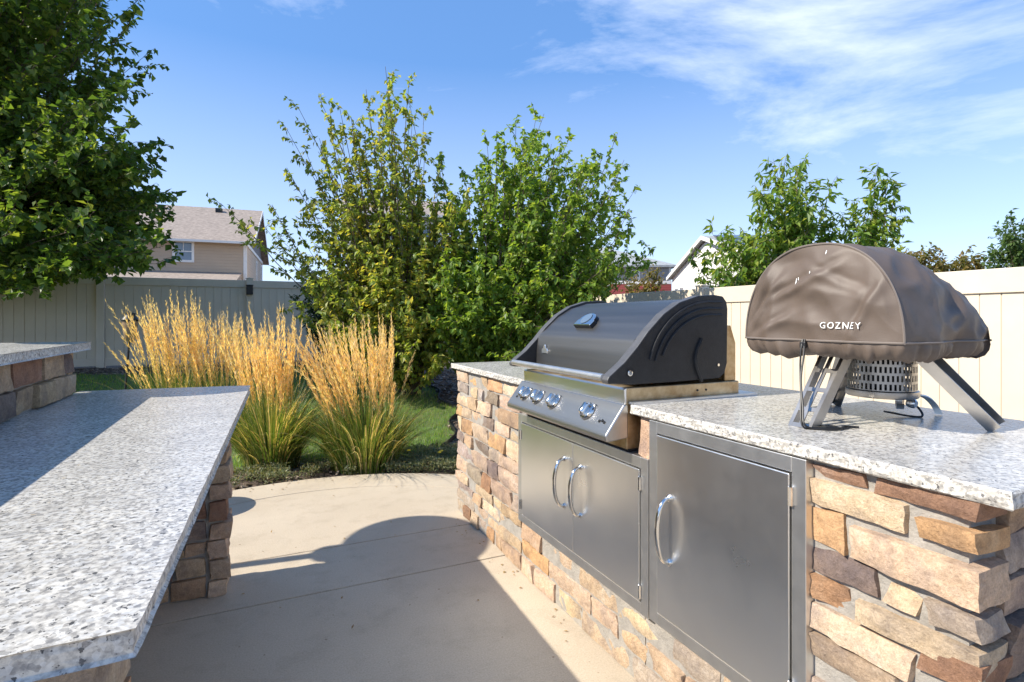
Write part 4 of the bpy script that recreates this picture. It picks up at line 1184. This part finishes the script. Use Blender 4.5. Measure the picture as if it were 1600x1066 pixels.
# farther trees on the right
poly = [(1405, 400), (1440, 385), (1480, 392), (1530, 385), (1545, 420), (1540, 440), (1405, 440)]
bx_, by_ = LD((1475 - 800) / F * 17, 17)
tree('hedge_tree', 'thin autumn-tinged tree beyond the cream fence', 'tree', (bx_, by_, 0), tips_from(poly, 60, 17, 1.2, 7, 0.8), LF_AUT, 0.14, 53, trunk_h=0.8, trunk_r=0.07, twigs=10, lpt=9, t0=0.4, tw=(0.25, 0.6))
poly = [(1545, 400), (1555, 350), (1575, 330), (1600, 345), (1660, 350), (1680, 440), (1540, 440)]
bx_, by_ = LD((1610 - 800) / F * 15, 15)
tree('poplar_tree', 'upright green tree standing beyond the fence right of the oven', 'tree', (bx_, by_, 0), tips_from(poly, 80, 15, 1.0, 8, 0.8), LF_BLUE, 0.13, 54, trunk_h=0.9, trunk_r=0.08, twigs=11, lpt=9, t0=0.4, tw=(0.25, 0.5))
poly = [(985, 425), (1035, 420), (1040, 455), (975, 458)]
bx_, by_ = LD((1005 - 800) / F * 14, 14)
tree('dry_shrub', 'brownish dry shrub in front of the grey-roofed house', 'shrub', (bx_, by_, 0), tips_from(poly, 26, 14, 0.5, 9, 0.8), LF_AUT, 0.09, 55, trunk_h=0.5, trunk_r=0.04, twigs=9, lpt=8, t0=0.4, tw=(0.2, 0.4))

# ------------------------------------------------------------------ ornamental grasses
G_BLADE = leaf_mat('grass_blade', [(0.06, 0.11, 0.025), (0.10, 0.16, 0.035), (0.16, 0.20, 0.05), (0.28, 0.24, 0.09)], 0.4)
G_PLUME = leaf_mat('grass_plume', [(0.55, 0.40, 0.20), (0.65, 0.50, 0.28), (0.72, 0.60, 0.38)], 0.4)
def grass_clump(label, x, y, h, spread, nb, np_, seed, lean):
    r = random.Random(seed)
    z0 = gz(x, y)
    t = thing('feather_reed_grass', label, 'ornamental grass', (x, y, z0), 'ornamental grasses along the patio')
    bl = MB(); pl = MB()
    for k in range(nb):
        a = r.uniform(0, 6.283); rr_ = spread * 0.42 * math.sqrt(r.random())
        p = Vector((x + rr_ * math.cos(a), y + rr_ * math.sin(a), z0 - 0.02))
        d = Vector((math.cos(a), math.sin(a), 0)); l = h * r.uniform(0.35, 0.72)
        out_ = r.uniform(0.15, 1.05) * (0.3 + rr_ / spread * 1.8); wd = r.uniform(0.0026, 0.0052)
        sd = Vector((-math.sin(a + r.uniform(-1, 1)), math.cos(a), 0)).normalized()
        o = len(bl.v)
        for i in range(6):
            s_ = i / 5
            q = p + d * (out_ * l * s_ ** 1.7) + Vector((0, 0, l * (s_ - 0.42 * out_ * s_ ** 2.6)))
            w_ = wd * (1 - s_ ** 2) + 0.0004
            bl.v += [tuple(q - sd * w_), tuple(q + sd * w_)]
        bl.f += [(o + 2 * i, o + 2 * i + 1, o + 2 * i + 3, o + 2 * i + 2) for i in range(5)]
        if k % 6 == 0:                                  # dead straw-coloured blades among the green
            o2 = len(pl.v); pl.v += [(a_[0] + 0.01, a_[1], a_[2]) for a_ in bl.v[o:o + 12]]
            pl.f += [(o2 + 2 * i, o2 + 2 * i + 1, o2 + 2 * i + 3, o2 + 2 * i + 2) for i in range(5)]
    for k in range(np_):
        a = r.uniform(0, 6.283); rr_ = spread * 0.40 * math.sqrt(r.random())
        p = Vector((x + rr_ * math.cos(a), y + rr_ * math.sin(a), z0))
        l = h * (r.uniform(0.62, 1.08) if k % 5 else r.uniform(0.95, 1.16))
        off = Vector((math.cos(a), math.sin(a), 0)) * rr_ * r.uniform(0.3, 1.0) + Vector(lean) * r.uniform(0.4, 1.3) + Vector((r.uniform(-.06, .06), r.uniform(-.06, .06), 0))
        if k % 14 == 0: off *= 1.9
        path = [p + off * (s_ ** 1.8) + Vector((0, 0, l * (s_ - 0.06 * s_ ** 3 * off.length))) for s_ in [i / 7 for i in range(8)]]
        o = len(bl.v); sd = rnd_dir(r); sd.z = 0; sd.normalize()
        for i, q in enumerate(path[:6]):
            bl.v += [tuple(q - sd * 0.0016), tuple(q + sd * 0.0016)]
        bl.f += [(o + 2 * i, o + 2 * i + 1, o + 2 * i + 3, o + 2 * i + 2) for i in range(5)]
        # feathery head: many slim spikelets close round the upper stem
        for j in range(64):
            u = 0.56 + 0.44 * (j + r.random()) / 64
            f = u * 7; i = min(6, int(f)); q = path[i].lerp(path[i + 1], f - i); ax = (path[i + 1] - path[i]).normalized()
            sp = math.sin((u - 0.56) / 0.44 * math.pi) ** 0.6
            d = (ax + rnd_dir(r) * 0.42).normalized(); s2 = d.cross(rnd_dir(r)).normalized()
            ll = 0.036 * (0.5 + 0.9 * sp); ww = 0.0031 * (0.5 + sp)
            o = len(pl.v); pl.v += [tuple(q - s2 * ww * 0.4), tuple(q + d * ll * 0.5 + s2 * ww), tuple(q + d * ll), tuple(q + d * ll * 0.5 - s2 * ww)]
            pl.f.append((o, o + 1, o + 2, o + 3))
    bl.m = [0] * len(bl.f); pl.m = [0] * len(pl.f)
    tag(bl.build('blades', G_BLADE, t, recalc=False), kind='stuff')
    tag(pl.build('plumes', G_PLUME, t, recalc=False), kind='stuff')
    return t
def pxy(px, D): return LD((px - 800) / F * D, D)
x, y = pxy(570, 4.5); grass_clump('golden plumed grass clump between the lawn and the patio edge, beside low ground cover', x, y, 1.10, 0.64, 1000, 130, 61, (-0.15, 0.05, 0))
x, y = pxy(425, 4.5); grass_clump('golden plumed grass clump right by the corner of the low granite top', x, y, 1.18, 0.48, 900, 100, 62, (-0.06, 0.02, 0))
x, y = pxy(340, 5.5); grass_clump('golden plumed grass clump growing behind the end of the low granite top', x, y, 1.18, 0.48, 520, 72, 63, (-0.05, 0.0, 0))
x, y = pxy(275, 5.4); grass_clump('golden plumed grass clump next to the garden torch', x, y, 1.28, 0.50, 520, 84, 64, (-0.13, 0.0, 0))

# lawn blades, wood chips, ground cover: nobody could count them
r = random.Random(77)
mb = MB()
cnt = 0
while cnt < 52000:
    x, y = r.uniform(-3.5, 3.0), 3.9 + 7.2 * r.random() ** 1.7
    if not in_lawn(x, y): continue
    cnt += 1
    z = gz(x, y); a = r.uniform(0, 6.283); l = r.uniform(0.025, 0.065); k = r.uniform(0.1, 0.8) * l; wd = r.uniform(0.0018, 0.0035)
    d = Vector((math.cos(a), math.sin(a), 0)); s_ = Vector((-d.y, d.x, 0))
    p = Vector((x, y, z)); o = len(mb.v)
    mb.v += [tuple(p - s_ * wd), tuple(p + s_ * wd), tuple(p + d * k + Vector((0, 0, l)))]; mb.f.append((o, o + 1, o + 2)); mb.m.append(0)
o = mb.build('lawn_grass', leaf_mat('lawn_blade', [(0.08, 0.17, 0.022), (0.12, 0.24, 0.032), (0.17, 0.29, 0.04), (0.27, 0.29, 0.08)], 0.4), recalc=False)
tag(o, 'short green lawn grass between patio and fence', 'grass', kind='stuff')
mb = MB(); cnt = 0
while cnt < 9000:
    x, y = r.uniform(-6, 5.4), r.uniform(3.0, 12.4)
    if not in_mulch(x, y): continue
    cnt += 1
    z = gz(x, y) + 0.03 * noise.noise(Vector((x * 3, y * 3, 0))) + 0.004
    M = (Matrix.Rotation(r.uniform(0, 6.28), 3, 'Z') @ Matrix.Rotation(r.uniform(-0.5, 0.5), 3, 'X') @ Matrix.Rotation(r.uniform(-0.4, 0.4), 3, 'Y'))
    a, b_, c = r.uniform(0.015, 0.045), r.uniform(0.006, 0.014), r.uniform(0.002, 0.005)
    vs_ = [M @ Vector((sx * a, sy * b_, sz * c)) + Vector((x, y, z)) for sx in (-1, 1) for sy in (-1, 1) for sz in (-1, 1)]
    mb.add(vs_, [(0, 1, 3, 2), (4, 6, 7, 5), (0, 4, 5, 1), (2, 3, 7, 6), (0, 2, 6, 4), (1, 5, 7, 3)])
m_chip = leaf_mat('wood_chip', [(0.06, 0.04, 0.03), (0.12, 0.085, 0.06), (0.20, 0.15, 0.11), (0.32, 0.26, 0.21)], 0.0)
tag(mb.build('mulch_chips', m_chip, recalc=False), 'brown wood chip mulch under the trees', 'mulch', kind='stuff')
mb = MB(); cnt = 0
while cnt < 14000:
    x, y = r.uniform(-0.6, 1.9), r.uniform(3.9, 5.2)
    dd = math.hypot(x - PC[0], y - PC[1])
    if dd < PR + 0.01 or dd > PR + (0.72 if x > 0.9 else 0.5) + 0.1 * math.sin(x * 9): continue
    if x < 0.95 and noise.noise(Vector((x * 5, y * 5, 8))) < 0.02: continue
    hmp = 0.05 + 0.09 * max(0, noise.noise(Vector((x * 4.2, y * 4.2, 3)))) + 0.03
    z = gz(x, y) + hmp * math.sqrt(r.random()); cnt += 1
    leaf(mb, Vector((x, y, z)), (rnd_dir(r) + Vector((0, 0, 0.7))), Vector((0, 0, 1)), r.uniform(0.014, 0.032), r.uniform(0.003, 0.007))
mb.m = [0] * len(mb.f)
tag(mb.build('ground_cover', leaf_mat('ground_cover_leaf', [(0.07, 0.10, 0.04), (0.13, 0.16, 0.08), (0.20, 0.22, 0.12), (0.26, 0.22, 0.12)], 0.3), recalc=False), 'low grey-green ground cover along the patio edge', 'ground cover', kind='stuff')
fl = MB()
for (x, y) in ((1.33, 4.25), (1.36, 4.29), (1.12, 4.42)): fl.lathe([(0.004, 0), (0.016, 0.004), (0.017, 0.008), (0.0, 0.011)], (x, y, gz(x, y) + 0.13), 8)
tag(fl.build('yellow_flowers', pmat('petal', (0.75, 0.55, 0.03), 0.6), smooth=True), 'tiny yellow flowers among the ground cover', 'flowers', kind='stuff')
lt = MB(); r = random.Random(91)
for k in range(120):
    if k < 70: a = r.uniform(0.5, 2.6); rad_ = PR - abs(r.gauss(0, 0.10)) - 0.01; x, y = PC[0] + rad_ * math.cos(a), PC[1] + rad_ * math.sin(a)
    elif k < 105: x, y = 1.10 - abs(r.gauss(0, 0.05)), r.uniform(0.9, 3.2)
    else: x, y = r.uniform(-0.1, 1.1), r.uniform(1.4, 3.9)
    leaf(lt, Vector((x, y, 0.003)), Vector((r.uniform(-1, 1), r.uniform(-1, 1), r.uniform(0, 0.25))), Vector((0, 0, 1)), r.uniform(0.006, 0.022), r.uniform(0.002, 0.006))
lt.m = [0] * len(lt.f)
tag(lt.build('leaf_litter', leaf_mat('dry_leaf', [(0.20, 0.12, 0.05), (0.33, 0.22, 0.09), (0.14, 0.10, 0.06), (0.40, 0.30, 0.14)], 0.2), recalc=False), 'scattered dry leaf bits on the concrete patio', 'leaf litter', kind='stuff')
# steel lawn edging
ed = MB(); pts = []
for i in range(40):
    yy = 4.7 + 5.5 * i / 39; pts.append((lawn_edge(yy) + 0.06 * math.sin(yy * 5) + 0.02, yy, gz(lawn_edge(yy), yy)))
for a, b_ in zip(pts, pts[1:]):
    ed.add([(a[0], a[1], a[2] - 0.04), (b_[0], b_[1], b_[2] - 0.04), (b_[0], b_[1], b_[2] + 0.045), (a[0], a[1], a[2] + 0.045),
            (a[0] + 0.006, a[1], a[2] - 0.04), (b_[0] + 0.006, b_[1], b_[2] - 0.04), (b_[0] + 0.006, b_[1], b_[2] + 0.045), (a[0] + 0.006, a[1], a[2] + 0.045)],
           [(0, 1, 2, 3), (7, 6, 5, 4), (3, 2, 6, 7), (0, 3, 7, 4), (1, 5, 6, 2)])
tag(ed.build('lawn_edging', BLACK), 'thin black edging strip between lawn and mulch', 'edging')

# ------------------------------------------------------------------ houses beyond the fences
def house(name, label, loc, rot, W, Dp, eave, ridge, wall, roofm, hip=0.0, over=0.45, gable_mat=None, windows=(), porch=None, belt=None, solar=None, vents=(), z0=0.0):
    """ridge runs along local x; local x in [-W, 0], y in [0, Dp]; built at the origin, then placed"""
    t = thing(name, label, 'house')
    m = MB(); m.box(-W, 0, 0, Dp, z0, eave)
    m.build('wall', wall, t)
    if not hip:
        for x0, x1 in ((-0.02, 0.0), (-W, -W + 0.02)):
            m = MB(); m.prism([(0, eave), (Dp, eave), (Dp / 2, ridge - 0.12)], x0, x1, 'x'); m.build('gable', gable_mat or wall, t)
    th = 0.16
    if hip:
        rf = MB(); e, rz = eave - 0.02, ridge
        v = [(-W - over, -over, e), (over, -over, e), (over, Dp + over, e), (-W - over, Dp + over, e), (-W + hip, Dp / 2, rz), (-hip, Dp / 2, rz)]
        v += [(a, b_, c - th) for a, b_, c in v[:4]]
        rf.add(v, [(0, 1, 5, 4), (1, 2, 5), (2, 3, 4, 5), (3, 0, 4), (0, 6, 7, 1), (1, 7, 8, 2), (2, 8, 9, 3), (3, 9, 6, 0), (6, 9, 8, 7)])
        ro = rf.build('roof', roofm, t)
    else:
        sl_ = (ridge - eave) / (Dp / 2); e = eave - over * sl_
        rf = MB(); rf.prism([(-over, e), (Dp / 2, ridge), (Dp + over, e), (Dp + over, e + th), (Dp / 2, ridge + th), (-over, e + th)], -W - over, over, 'x')
        ro = rf.build('roof', roofm, t)
        for xx in (over + 0.002, -W - over - 0.03):
            fs_ = MB(); fs_.prism([(-over, e - 0.08), (Dp / 2, ridge - 0.08), (Dp + over, e - 0.08), (Dp + over, e + th + 0.01), (Dp / 2, ridge + th + 0.01), (-over, e + th + 0.01)], xx, xx + 0.028, 'x'); fs_.build('barge_board', TRIM, ro)
        for yy in (-over - 0.10, Dp + over):
            gt = MB(); gt.box(-W - over, over, yy, yy + 0.10, e + 0.02, e + 0.15); gt.build('gutter', TRIM, ro)
        for (vx, k) in vents:
            vb = MB(); yy = Dp / 2 * k; zz = eave + (ridge - eave) * k + th; vb.box(vx - 0.2, vx + 0.2, yy - 0.2, yy + 0.2, zz - 0.15, zz + 0.22); vb.build('roof_vent', BLACK, ro)
        if solar:
            sx0, sx1, k0, k1, nc, nr = solar
            for i in range(nc):
                for j in range(nr):
                    xa = sx0 + (sx1 - sx0) * i / nc; xb = sx0 + (sx1 - sx0) * (i + 1) / nc - 0.04
                    ka = k0 + (k1 - k0) * j / nr; kb = k0 + (k1 - k0) * (j + 1) / nr - 0.015
                    def Q(x, k, up): return (x, Dp / 2 * k, eave + (ridge - eave) * k + th + up)
                    pn_ = MB(); pn_.add([Q(xa, ka, .06), Q(xb, ka, .06), Q(xb, kb, .06), Q(xa, kb, .06), Q(xa, ka, .10), Q(xb, ka, .10), Q(xb, kb, .10), Q(xa, kb, .10)],
                                        [(0, 3, 2, 1), (4, 5, 6, 7), (0, 1, 5, 4), (1, 2, 6, 5), (2, 3, 7, 6), (3, 0, 4, 7)])
                    pn_.build('solar_panel', pmat('solar_cell', (0.02, 0.03, 0.07), 0.12, spec=1.0), ro)
    def P(side, a, z, o):
        return {'f': (a, -o, z), 'r': (o, a, z), 'l': (-W - o, a, z)}[side]
    for (side, a, z0_, ww, hh) in windows:
        def bxw(m, a0, a1, za, zb, o0, o1):
            p, q = P(side, a0, za, o0), P(side, a1, zb, o1)
            m.box(min(p[0], q[0]), max(p[0], q[0]), min(p[1], q[1]), max(p[1], q[1]), za, zb)
        m = MB(); tr_ = 0.13
        bxw(m, a - tr_, a, z0_ - tr_, z0_ + hh + tr_, 0.002, 0.05); bxw(m, a + ww, a + ww + tr_, z0_ - tr_, z0_ + hh + tr_, 0.002, 0.05)
        bxw(m, a, a + ww, z0_ + hh, z0_ + hh + tr_, 0.002, 0.05); bxw(m, a - 0.05, a + ww + 0.05, z0_ - tr_, z0_, 0.0025, 0.07)
        wo = m.build('window', TRIM, t)
        m = MB(); bxw(m, a, a + ww, z0_, z0_ + hh, 0.004, 0.015); m.build('pane', GLASS, wo)
        m = MB(); bxw(m, a, a + ww, z0_ + hh / 2 - 0.03, z0_ + hh / 2 + 0.03, 0.016, 0.035); bxw(m, a + ww / 2 - 0.015, a + ww / 2 + 0.015, z0_ + hh / 2 + 0.03, z0_ + hh, 0.016, 0.03); m.build('sash_bar', TRIM, wo)
    for (xx, yy) in ((0, 0),):
        m = MB(); m.box(-0.16, 0.02, -0.02, -0.001, z0, eave - 0.01); m.box(0.001, 0.02, -0.001, 0.16, z0, eave - 0.01); m.build('corner_board', TRIM, t)
    if belt:
        m = MB(); m.box(0.001, 0.05, 0.17, Dp, belt - 0.10, belt + 0.10); m.build('belt_board', TRIM, t)
    if porch:
        x0, x1, dy, zt, zb = porch
        m = MB(); m.add([(x0, -dy, zb), (x1, -dy, zb), (x1, 0, zt), (x0, 0, zt), (x0, -dy, zb - 0.15), (x1, -dy, zb - 0.15), (x1, 0, zb - 0.15), (x0, 0, zb - 0.15)],
                        [(0, 1, 2, 3), (4, 7, 6, 5), (0, 4, 5, 1), (1, 5, 6, 2), (2, 6, 7, 3), (3, 7, 4, 0)]); m.build('porch_roof', roofm, t)
        m = MB(); m.box(x0 + 0.3, x1 - 0.3, -dy + 0.3, -0.01, z0, zb - 0.151); m.build('porch_wall', wall, t)
    t.location = (*loc, 0); t.rotation_euler = (0, 0, rot)
    return t
TANS = siding_mat('tan_siding', (0.50, 0.375, 0.26), 0.18)
GREYB = siding_mat('dark_board_batten', (0.15, 0.13, 0.125), 0.40, True)
WHITES = siding_mat('white_siding', (0.74, 0.71, 0.66), 0.18)
GREYS = siding_mat('grey_board_siding', (0.33, 0.32, 0.31), 0.4, True)
REDS = siding_mat('red_siding', (0.26, 0.05, 0.045), 0.18)
cx_, cy_ = LD((385 - 800) / F * 33, 33)
house('tan_house', 'tan two-storey house with brown shingle roof and dark gable beyond the back fence', (cx_, cy_), math.radians(-4.4), 13, 12.5, 5.85, 8.75, TANS, SHINGLE,
      gable_mat=GREYB, windows=[('f', -3.75, 4.62, 0.85, 1.02), ('r', 6.3, 3.6, 0.7, 1.6), ('r', 10.3, 4.3, 0.7, 1.0)], porch=(-12.5, -0.25, 2.6, 3.95, 3.35), belt=5.72, vents=((-2.2, 0.86), (-5.6, 0.86)))
cx_, cy_ = LD((700 - 800) / F * 29, 29)
house('pale_house', 'pale rendered house glimpsed between the branches of the centre trees', (cx_, cy_), math.radians(-12), 5.2, 9, 6.6, 8.2, WHITES, SHINGLE,
      windows=[('f', -4.7, 4.6, 1.1, 1.4), ('f', -1.9, 4.6, 0.9, 1.4)])
cx_, cy_ = LD((1048 - 800) / F * 45, 45)
hb_ = house('grey_house', 'grey-roofed house with a red lower wall beyond the cream fence', (cx_, cy_), math.radians(-25), 12, 11, 5.6, 7.9, GREYS, SHINGLEG, hip=5.0,
      windows=[('f', -3.6, 4.0, 0.9, 1.1), ('f', -6.0, 4.0, 0.9, 1.1)])
m = MB(); m.box(-12.05, 0.05, -0.06, 2.0, 0, 4.05); k = m.build('lower_wall', REDS, None); k.parent = hb_
m = MB(); m.box(-12.06, 0.06, -0.075, 2.0, 4.052, 4.30); k = m.build('belt_board', TRIM, None); k.parent = hb_
cx_, cy_ = LD((1104 - 800) / F * 35 + 4.6, 27.5)
house('white_gabled_house', 'white gabled house with blue solar panels on its roof', (cx_, cy_), -TH, 4.6, 15, 4.35, 6.35, WHITES, SHINGLEG, over=0.35,
      windows=[('l', 12.2, 2.9, 0.75, 0.55), ('l', 13.4, 2.9, 0.75, 0.55)], solar=(-4.3, -0.2, 0.35, 0.97, 4, 3))
